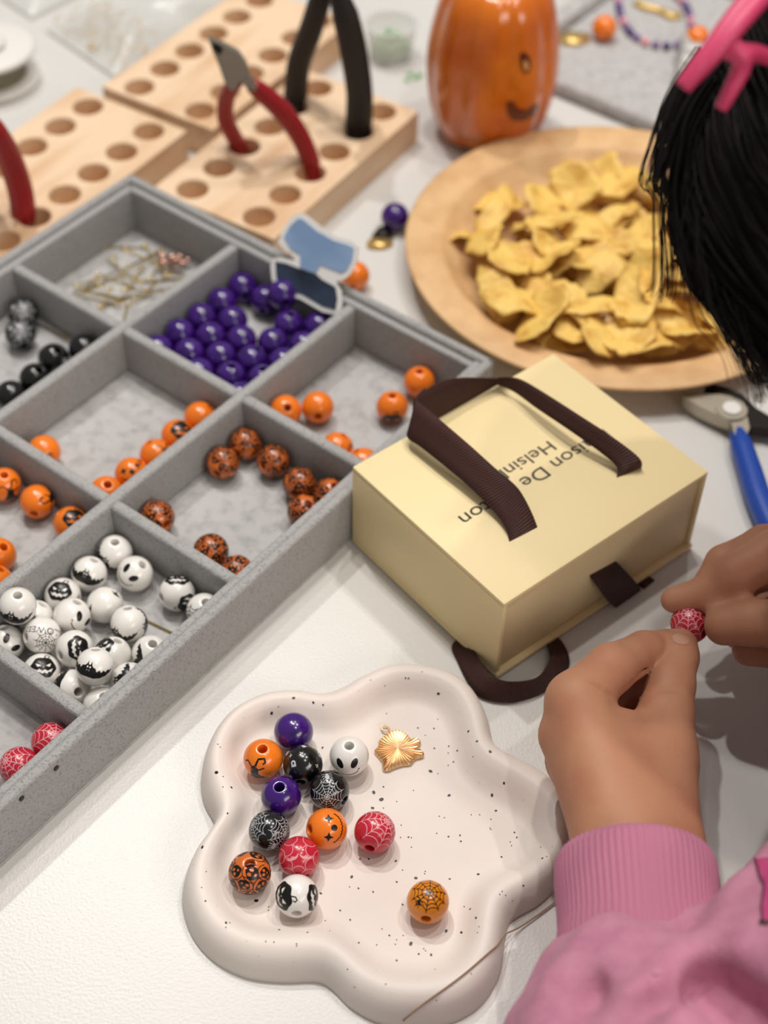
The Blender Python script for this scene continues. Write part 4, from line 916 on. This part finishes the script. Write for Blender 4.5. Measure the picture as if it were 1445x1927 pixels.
for i in range(90):
    a, q = cr.uniform(0, 6.28), .0115*math.sqrt(cr.random()); p = c0+Vector((q*math.cos(a), q*math.sin(a), .003+cr.uniform(0, .008))); nrm = Vector((cr.gauss(0, .5), cr.gauss(0, .5), 1)).normalized(); e = nrm.orthogonal().normalized(); g = nrm.cross(e)
    v, f = extrude_poly([p+(e*math.cos(2*PI*k/6)+g*math.sin(2*PI*k/6))*.0019 for k in range(6)], nrm, .0003); F += [tuple(q_+len(V) for q_ in h) for h in f]; V += v
o = mesh_obj('sequins', V, F, M['green']); keep(o, cp); o['kind'] = 'stuff'
for i, (x, y) in enumerate([(772, 138), (782, 146), (766, 150), (790, 140)]):
    p = at(x, y, .0008); V, F = extrude_poly([p+Vector((math.cos(2*PI*k/6+i), math.sin(2*PI*k/6+i), 0))*.002 for k in range(6)], Vector((0, 0, 1)), .0008); tag(mesh_obj('sequin', V, F, M['green']), 'tiny green sequin spilled beside the clear cup, %s from the left' % ordn[(1, 2, 0, 3)[i]], 'sequin', 'spilled green sequins')
#PERSON
# ------------------------------------------------------------ person
def nets(fn, lo, hi, h):
    """surface nets of fn(P)->signed distance on a grid"""
    n = [int(math.ceil((hi[i]-lo[i])/h))+1 for i in range(3)]
    ax = [lo[i]+h*np.arange(n[i], dtype=np.float32) for i in range(3)]
    P = np.stack(np.meshgrid(*ax, indexing='ij'), -1).reshape(-1, 3).astype(np.float32)
    D = np.empty(len(P), np.float32)
    for i in range(0, len(P), 400000): D[i:i+400000] = fn(P[i:i+400000])
    D = D.reshape(n); ins = D < 0
    acc = np.zeros([n[0]-1, n[1]-1, n[2]-1, 3], np.float32); cnt = np.zeros([n[0]-1, n[1]-1, n[2]-1], np.float32)
    cor = [(i, j, k) for i in (0, 1) for j in (0, 1) for k in (0, 1)]
    sl = lambda c: tuple(slice(c[a], n[a]-1+c[a]) for a in range(3))
    for a in cor:
        for d in range(3):
            if a[d]: continue
            b = list(a); b[d] = 1; Da, Db = D[sl(a)], D[sl(b)]; cr_ = (Da < 0) != (Db < 0)
            t = np.where(cr_, Da/np.where(cr_, Da-Db, 1), 0)
            for q in range(3): acc[..., q] += np.where(cr_, a[q]+(t if q == d else 0), 0)
            cnt += cr_
    idx = -np.ones(cnt.shape, np.int64); msk = cnt > 0; idx[msk] = np.arange(msk.sum())
    cell = np.argwhere(msk); V = (cell+acc[msk]/cnt[msk][:, None])*h+np.array(lo)
    F = []
    for d in range(3):
        e, f = [(1, 2), (2, 0), (0, 1)][d]
        s0 = [slice(1, n[q]-1) for q in range(3)]; s0[d] = slice(0, n[d]-1); s1 = list(s0); s1[d] = slice(1, n[d])
        A, B = ins[tuple(s0)], ins[tuple(s1)]; c_ = np.argwhere(A != B)
        if not len(c_): continue
        off = np.array([1 if q != d else 0 for q in range(3)]); g = c_+off
        def ix(de, df):
            w_ = g.copy(); w_[:, e] -= de; w_[:, f] -= df; return idx[w_[:, 0], w_[:, 1], w_[:, 2]]
        q = np.stack([ix(1, 1), ix(0, 1), ix(0, 0), ix(1, 0)], 1); fl_ = ~A[A != B]; q[fl_] = q[fl_][:, ::-1]; F.append(q)
    F = np.concatenate(F); F = F[(F >= 0).all(1)]
    return V, F
def smin(a, b, k):
    h_ = np.clip(.5+.5*(b-a)/k, 0, 1); return b*(1-h_)+a*h_-k*h_*(1-h_)
def cone(P, a, b, r1, r2):
    a, b = np.array(a, np.float32), np.array(b, np.float32); ba = b-a; t_ = np.clip(((P-a)@ba)/max(float(ba@ba), 1e-12), 0, 1)
    return np.linalg.norm(P-a-t_[:, None]*ba, axis=1)-(r1+(r2-r1)*t_)
def ellip(P, c, r, M_=None):
    q = P-np.array(c, np.float32)
    if M_ is not None: q = q@np.array(M_, np.float32)
    r = np.array(r, np.float32); k0 = np.linalg.norm(q/r, axis=1); k1 = np.linalg.norm(q/r**2, axis=1); return k0*(k0-1)/np.maximum(k1, 1e-9)
def J(px, py, z): return tuple(at(px, py, z))
def np_mesh(name, parts):
    V = np.concatenate([p[0] for p in parts]); o = 0; Fs = []
    for v, f in parts: Fs.append(f+o); o += len(v)
    F = np.concatenate(Fs); me = bpy.data.meshes.new(name)
    me.vertices.add(len(V)); me.vertices.foreach_set('co', V.astype(np.float32).ravel())
    me.loops.add(F.size); me.loops.foreach_set('vertex_index', F.astype(np.int32).ravel())
    me.polygons.add(len(F)); me.polygons.foreach_set('loop_start', np.arange(0, F.size, 4, dtype=np.int32))
    me.update(calc_edges=True); me.validate(); return me
def relax(V, F, it=2, k=.5):
    E = np.concatenate([F[:, [0, 1]], F[:, [1, 2]], F[:, [2, 3]], F[:, [3, 0]]]); n = len(V); V = V.copy()
    for _ in range(it):
        S_ = np.zeros_like(V); c = np.zeros(n); np.add.at(S_, E[:, 0], V[E[:, 1]]); np.add.at(c, E[:, 0], 1); np.add.at(S_, E[:, 1], V[E[:, 0]]); np.add.at(c, E[:, 1], 1)
        V += (S_/np.maximum(c, 1)[:, None]-V)*k
    return V
ch = empty('person', (.33, .25, 0), 'child with dark hair in a pink sweatshirt threading a red bead', 'person')
# ---- left hand (nearer the viewer)
LW = J(1205, 1590, .042)
LB = [  # a, b, ra, rb, blend group
 (J(1175, 1900, .045), J(1172, 1600, .044), .0185, .0150), (J(1240, 1900, .042), J(1238, 1600, .041), .0175, .0142),
 (J(1178, 1590, .046), J(1084, 1320, .056), .0150, .0100), (J(1172, 1590, .044), J(1068, 1384, .047), .0150, .0098),
 (J(1180, 1590, .040), J(1078, 1432, .034), .0140, .0095), (J(1200, 1590, .036), J(1108, 1470, .026), .0130, .0085),
 (J(1240, 1590, .042), J(1240, 1420, .042), .0145, .0125), (J(1190, 1560, .044), J(1165, 1400, .045), .0160, .0125), (J(1150, 1480, .042), J(1110, 1390, .046), .0140, .0110)]
LI = [(J(1084, 1320, .056), J(1150, 1258, .054), .0104, .0088), (J(1150, 1258, .054), J(1212, 1226, .047), .0088, .0074), (J(1212, 1226, .047), J(1256, 1212, .040), .0072, .0058)]
LM = [(J(1068, 1384, .047), J(1114, 1322, .030), .0095, .0085), (J(1110, 1318, .030), J(1175, 1285, .024), .0082, .0070), (J(1175, 1285, .024), J(1222, 1270, .026), .0068, .0056)]
LR = [(J(1078, 1432, .034), J(1120, 1385, .019), .009, .0082), (J(1120, 1385, .019), J(1185, 1360, .015), .0078, .0068), (J(1185, 1360, .015), J(1222, 1345, .018), .0064, .0054)]
LL = [(J(1108, 1470, .026), J(1140, 1440, .014), .008, .0072), (J(1140, 1440, .014), J(1190, 1420, .012), .0068, .006), (J(1190, 1420, .012), J(1222, 1400, .014), .0058, .005)]
LT = [(J(1240, 1430, .042), J(1252, 1345, .044), .0125, .0100), (J(1252, 1345, .044), J(1262, 1290, .0445), .0098, .0086), (J(1262, 1290, .0445), J(1273, 1236, .0425), .0086, .0080), (J(1273, 1236, .0425), J(1279, 1216, .041), .0080, .0068)]
def chain(P, L, k):
    d = cone(P, *L[0])
    for q in L[1:]: d = smin(d, cone(P, *q), k)
    return d
def f_left(P):
    d = chain(P, LB, .0055)
    b_ = d; dth = smin(b_, chain(P, LT, .0025), .006); d = smin(b_, chain(P, LI, .0025), .004)
    for c_ in (LM, LR, LL): d = smin(d, chain(P, c_, .0025), .003)
    d = smin(d, dth, .0008)
    # crease between thumb and index, knuckle dimples
    d = -smin(-d, cone(P, J(1176, 1312, .056), J(1214, 1250, .050), .0016, .0008), .002)
    for a, b, q in ((J(1212, 1296, .0535), J(1298, 1304, .053), .0006), (J(1216, 1288, .0535), J(1298, 1293, .053), .0005), (J(1115, 1285, .066), J(1160, 1320, .058), .0006)): d = -smin(-d, cone(P, a, b, q, q), .0012)
    return d
def bounds(Ls, pad):
    A = np.array([q for L in Ls for c_ in L for q in c_[:2]]); return A.min(0)-pad, A.max(0)+pad
lo, hi = bounds([LB, LI, LM, LR, LL, LT], .022)
VL, FL_ = nets(f_left, lo, hi, .00095)
# ---- right hand
RW = (.222, .372, .05)
RI = [(J(1560, 1010, .058), J(1462, 1040, .060), .0100, .0092), (J(1462, 1040, .060), J(1385, 1082, .055), .0090, .0084), (J(1385, 1082, .055), J(1330, 1116, .047), .0080, .0068), (J(1330, 1116, .047), J(1268, 1129, .043), .0066, .0052)]
RM = [(J(1575, 1030, .046), J(1440, 1030, .046), .0100, .0088), (J(1440, 1030, .046), J(1362, 1060, .042), .0086, .0072), (J(1362, 1060, .042), J(1322, 1112, .036), .0068, .0056)]
RT_ = [(J(1600, 1200, .046), J(1480, 1175, .050), .0120, .0098), (J(1480, 1175, .050), J(1415, 1172, .0495), .0096, .0084), (J(1415, 1172, .0495), J(1362, 1178, .046), .0084, .0074)]
RR = [(J(1580, 1090, .034), J(1440, 1140, .028), .0095, .008), (J(1440, 1140, .028), J(1390, 1190, .024), .0076, .0068)]
RL = [(J(1590, 1170, .030), J(1490, 1225, .030), .009, .0076), (J(1490, 1225, .030), J(1408, 1222, .031), .0074, .0064)]
RB = [(J(1562, 1015, .056), (.205, .375, .052), .011, .015), (J(1578, 1040, .046), (.205, .370, .045), .011, .016), (J(1585, 1100, .036), (.208, .364, .04), .0105, .015), (J(1600, 1200, .046), (.205, .36, .047), .0125, .014), (RW, (.30, .33, .05), .017, .021)]
def f_right(P):
    d = chain(P, RB, .008)
    for c_, k in ((RI, .004), (RM, .003), (RR, .003), (RL, .003), (RT_, .006)): d = smin(d, chain(P, c_, .0025), k)
    return d
lo, hi = bounds([RB, RI, RM, RR, RL, RT_], .022)
VR, FR = nets(f_right, lo, hi, .0012)
# ---- arms, trunk, neck and head under clothes and hair
HC = CAM + ray(1778, 318)*.475; hf = Vector((-.30, .30, -.90)).normalized(); hs = hf.cross(Vector((0, 0, 1))).normalized(); hu = hs.cross(hf)
HMx = np.array([[hs.x, hf.x, hu.x], [hs.y, hf.y, hu.y], [hs.z, hf.z, hu.z]])
def hp(x, y, z_): return tuple(HC+hs*x+hf*y+hu*z_)
ELB_L, SH_L, ELB_R, SH_R = (.115, .085, .052), (.335, .155, .175), (.355, .305, .06), (.395, .425, .19)
def f_body(P):
    d = cone(P, J(1205, 1850, .044), ELB_L, .018, .023)
    for q in ((ELB_L, SH_L, .023, .03), ((.29, .335, .05), ELB_R, .020, .024), (ELB_R, SH_R, .024, .031), (SH_L, SH_R, .034, .034), ((.43, .27, -.2), (.375, .285, .13), .085, .075), ((.36, .29, .19), hp(0, -.03, -.03), .034, .032)): d = smin(d, cone(P, *q), .02)
    hd_ = ellip(P, HC, (.060, .070, .072), HMx)
    for c_, r_ in ((hp(0, .045, -.03), (.042, .035, .042)), (hp(0, .074, -.012), (.009, .012, .013)), (hp(0, .071, -.036), (.016, .007, .005)), (hp(0, .069, -.045), (.014, .007, .005)), (hp(.061, -.005, -.012), (.008, .013, .018)), (hp(-.061, -.005, -.012), (.008, .013, .018))): hd_ = smin(hd_, ellip(P, c_, r_, HMx), .008)
    for sx in (-1, 1): hd_ = -smin(-hd_, ellip(P, hp(.025*sx, .075, .006), (.013, .008, .008), HMx), .006)
    return smin(d, hd_, .012)
VB, FB = nets(f_body, np.array((.03, -.03, -.3)), np.array((.53, .55, .34)), .0055)
for nm, (v, f) in (('L', (VL, FL_)), ('R', (VR, FR)), ('B', (VB, FB))): v[:] = relax(v, f, 2)
bme = np_mesh('body', [(VL, FL_), (VR, FR), (VB, FB)]); body = link('body', bme, M['skin']); keep(body, ch)
bvL = BVHTree.FromPolygons([tuple(v) for v in VL], [tuple(int(i) for i in f) for f in FL_]); bvR = BVHTree.FromPolygons([tuple(v) for v in VR], [tuple(int(i) for i in f) for f in FR])
decal('nail', ell(1281, 1203, 17, 10, .25, 18), M['nail'], ch, bvL, .00012, 5)
hbead = bead(at(1298, 1175, .038), 'red', (.75, -.5), [('pink_web', (-.05, .55), .3, 1)], 'red bead with pale spider web held between fingertips of both hands', None)
# ---- sweatshirt
CA = [J(1195, 1612, .046), J(1205, 1690, .046), J(1208, 1765, .046)]
ax_ = (Vector(CA[0])-Vector(CA[2])).normalized()
def f_shirt(P):
    n_ = .0022*np.sin(P[:, 0]*150+P[:, 1]*60)*np.sin(P[:, 1]*120-P[:, 2]*90)+.0012*np.sin(P[:, 0]*310-P[:, 1]*260+P[:, 2]*150)
    d = cone(P, J(1205, 1935, .047), J(1218, 2060, .050), .0335, .040)
    d = smin(d, cone(P, J(1218, 2060, .050), ELB_L, .041, .042), .02)
    d = smin(d, cone(P, J(1118, 1872, .048), J(1240, 1825, .050), .0145, .0160), .010)
    d = smin(d, cone(P, J(1240, 1825, .050), J(1330, 1832, .052), .0160, .0170), .008)
    d = smin(d, cone(P, J(1330, 1832, .052), J(1450, 1905, .058), .0170, .0200), .008)
    d = smin(d, cone(P, ELB_L, SH_L, .042, .055), .03)
    d2 = cone(P, J(1830, 1520, .07), J(1562, 1895, .062), .040, .040)
    d2 = smin(d2, cone(P, J(1562, 1895, .062), (.29, .24, .10), .04, .06), .02)
    d2 = smin(d2, cone(P, (.43, .27, -.2), (.375, .285, .13), .105, .095), .03)
    d2 = smin(d2, cone(P, SH_L, SH_R, .055, .055), .03)
    d2 = smin(d2, cone(P, SH_R, ELB_R, .052, .04), .03)
    d2 = smin(d2, cone(P, ELB_R, (.245, .363, .052), .04, .028), .02)
    d = smin(d, d2, .006)+n_
    # folds pressed into the sleeve
    for a, b, r_, k in ((J(1300, 1862, .076), J(1350, 1885, .082), .004, .010), (J(1350, 1885, .082), J(1480, 1960, .088), .007, .012), (J(1120, 1795, .067), J(1140, 1822, .0705), .0015, .006), (J(1060, 1915, .083), J(1120, 1868, .078), .005, .010), (J(1180, 1915, .090), J(1250, 1890, .088), .003, .012)):
        d = -smin(-d, cone(P, a, b, r_, r_), k)
    return d
VS, FS = nets(f_shirt, np.array((.02, .01, -.31)), np.array((.55, .50, .26)), .0036)
VS = relax(VS, FS, 3); VS[:, 2] = np.where((VS[:, 0] < .25) & (VS[:, 2] < .001), .001, VS[:, 2])
sw = link('sweatshirt', np_mesh('sweatshirt', [(VS, FS)]), M['pink']); keep(sw, ch)
bvS = BVHTree.FromPolygons([tuple(v) for v in VS], [tuple(int(i) for i in f) for f in FS])
# ribbed cuff: open sleeve of ribs with a rolled lip
e1_ = ax_.cross(Vector((0, 0, 1))).normalized(); e2_ = e1_.cross(ax_)
c_top, c_bot = Vector(J(1194, 1614, .046)), Vector(J(1208, 1800, .047))
prof = [(1.0, .0186), (1.005, .0222), (.985, .0245), (.9, .0258), (.7, .0260), (.45, .0255), (.25, .0254), (.08, .0262), (-.12, .0268)]
V = []; F = []; NA = 288
for t_, r_ in prof:
    c_ = c_bot.lerp(c_top, t_)
    for i in range(NA):
        a = 2*PI*i/NA; q = r_+(.00035*math.cos(a*72) if .02 < t_ < 1.004 else 0); V.append(c_+e1_*math.cos(a)*q*1.02+e2_*math.sin(a)*q*.92)
for j in range(len(prof)-1):
    for i in range(NA): F.append((j*NA+i, j*NA+(i+1) % NA, (j+1)*NA+(i+1) % NA, (j+1)*NA+i))
cf = mesh_obj('cuff', V, F, M['pinkrib']); cf.parent = sw
# graphic on the front of the sweatshirt
def shirt_strokes(name, lines, wd, m, off):
    out = []; Fo = []
    for l in lines:
        v, f = stroke([(960+x/2.979, 1500+y/2.979) for x, y in l], wd, 4); P = []
        for x, y in v:
            h, n_, _, _ = bvS.ray_cast(CAM, ray(x, y).normalized())
            if h is None: P = None; break
            if n_.dot(CAM-h) < 0: n_ = -n_
            P.append(h+n_*off)
        if P: Fo += [tuple(i+len(out) for i in q) for q in f]; out += P
    if out: o = mesh_obj(name, out, Fo, m); o.parent = sw
def shirt_fill(name, loop, m, off):
    v, f = fill([[(960+x/2.979, 1500+y/2.979) for x, y in loop]], 8); P = []
    for x, y in v:
        h, n_, _, _ = bvS.ray_cast(CAM, ray(x, y).normalized())
        if h is None: return
        if n_.dot(CAM-h) < 0: n_ = -n_
        P.append(h+n_*off)
    o = mesh_obj(name, P, f, m); o.parent = sw
shirt_fill('printed_graphic', [(1380, 350), (1460, 340), (1560, 380), (1560, 700), (1420, 700), (1415, 620), (1428, 510), (1395, 420)], M['magenta'], .0004)
shirt_fill('printed_graphic', [(1405, 295), (1420, 270), (1445, 252), (1500, 240), (1500, 300), (1445, 308)], M['ink'], .0006)
shirt_strokes('printed_outline', [[(1345, 340), (1390, 335), (1460, 332)], [(1345, 342), (1352, 380), (1368, 440), (1385, 480), (1412, 505), (1405, 600), (1403, 712)], [(1375, 352), (1384, 400), (1400, 450), (1425, 492), (1428, 515), (1412, 620), (1418, 712)], [(1398, 718), (1410, 690), (1418, 722), (1430, 695), (1440, 725), (1455, 700)]], 3.2, M['ink'], .0008)
# ---- hair: cap plus hanging strands
def f_hair(P):
    q = P-np.array(HC, np.float32)
    n_ = .0018*np.sin(q[:, 0]*170+q[:, 2]*120)*np.sin(q[:, 1]*150)
    d = ellip(P, HC, (.070, .078, .082), HMx)
    for a, b, r1, r2 in ((hp(.045, .02, .02), hp(.05, .02, -.075), .030, .020), (hp(-.045, .02, .02), hp(-.05, .02, -.075), .030, .020), (hp(0, -.05, .0), hp(0, -.065, -.09), .05, .04)): d = smin(d, cone(P, a, b, r1, r2), .02)
    d = d+n_
    face = ellip(P, hp(0, .085, -.03), (.036, .05, .05), HMx)
    return -smin(-d, face, .012)
VH, FH = nets(f_hair, np.array(HC)-.16, np.array(HC)+.16, .0035); VH = relax(VH, FH, 2)
hair = link('hair', np_mesh('hair', [(VH, FH)]), M['hair']); keep(hair, ch)
bvH = BVHTree.FromPolygons([tuple(v) for v in VH], [tuple(int(i) for i in f) for f in FH])
hr = random.Random(5); V = []; F = []
def strand(pts, r0):
    global V, F
    P = catmull(pts, 4); k = len(P); v, f = tube(P, [r0*(1-.75*i/(k-1)) for i in range(k)], 4, False); F += [tuple(q+len(V) for q in g) for g in f]; V += v
dep = .475
def hpnt(px, py, d_=dep): return CAM+ray(px, py)*d_
# strands lying over the head surface
for i in range(620):
    th, ph_ = hr.uniform(-PI, PI), hr.uniform(.1, 1.5); D = (hu*math.cos(ph_)+(hf*math.cos(th)+hs*math.sin(th))*math.sin(ph_)).normalized(); pts = []
    side = (hf*math.cos(th)+hs*math.sin(th)); 
    for k in range(9):
        D2 = (D*math.cos(k*.26)+(side*math.cos(ph_)-hu*math.sin(ph_))*math.sin(k*.26)).normalized(); h, n_, _, _ = bvH.ray_cast(HC+D2*.2, -D2)
        if h is None: break
        pts.append(h+D2*(.0008+.0006*hr.random())+Vector((hr.gauss(0, .0008), hr.gauss(0, .0008), 0)))
    if len(pts) > 2: strand(pts, hr.uniform(.0004, .0008))
# loose wisps falling over the plate side
W_ = [[(1330, 95), (1275, 190), (1245, 280), (1236, 345), (1250, 365)], [(1350, 120), (1290, 210), (1262, 290), (1252, 360), (1255, 520), (1250, 560)], [(1345, 150), (1300, 240), (1275, 320), (1272, 390), (1300, 480), (1318, 560)], [(1380, 220), (1330, 330), (1310, 420), (1322, 520), (1350, 600), (1395, 670), (1420, 720)],
      [(1400, 300), (1350, 430), (1350, 540), (1390, 640), (1430, 720), (1440, 760)], [(1320, 110), (1262, 220), (1248, 300), (1240, 350), (1262, 372)], [(1420, 420), (1380, 520), (1385, 600), (1420, 690), (1450, 730)]]
for l in W_:
    for j in range(26):
        s_ = hr.gauss(0, 1); dd = hr.uniform(-.02, .012); strand([hpnt(x+s_*7*(1+.3*k)+hr.gauss(0, 3), y+hr.gauss(0, 5), dep+dd) for k, (x, y) in enumerate(l)], hr.uniform(.00025, .0006))
so = mesh_obj('strands', V, F, M['hair']); so.parent = hair; so['kind'] = 'stuff'
# pink claw clip
def hcl(l, rads, d_): 
    P = catmull([hpnt(x, y, d_+o_) for x, y, o_ in l], 4); k = len(P); rs = [rads[0]+(rads[1]-rads[0])*i/(k-1) for i in range(k)]; return tube(P, rs, 10)
cl = empty('hair_clip', hpnt(1340, 90, .41)); keep(cl, ch)
kp = lambda nm, vf: keep(mesh_obj(nm, vf[0], vf[1], M['clip']), cl)
def kp(nm, vf):
    o = mesh_obj(nm, vf[0], vf[1], M['clip']); o.parent = cl; o.matrix_parent_inverse = Matrix.Translation(cl.location).inverted(); return o
cdp = .415
kp('clip_bar', hcl([(1284, 166, 0), (1320, 118, -.002), (1370, 50, -.002), (1430, -25, .002), (1480, -90, .01)], (.0024, .0036), cdp))
kp('clip_bar', hcl([(1296, 158, 0), (1340, 108, -.003), (1390, 46, -.003), (1450, -25, .002)], (.0018, .0030), cdp))
kp('clip_arm', hcl([(1366, 86, 0), (1392, 104, 0), (1394, 130, .002), (1372, 175, .004), (1356, 205, .006)], (.0036, .0018), cdp))
kp('clip_arm', hcl([(1392, 104, 0), (1420, 100, .006), (1450, 110, .012)], (.0032, .0022), cdp))
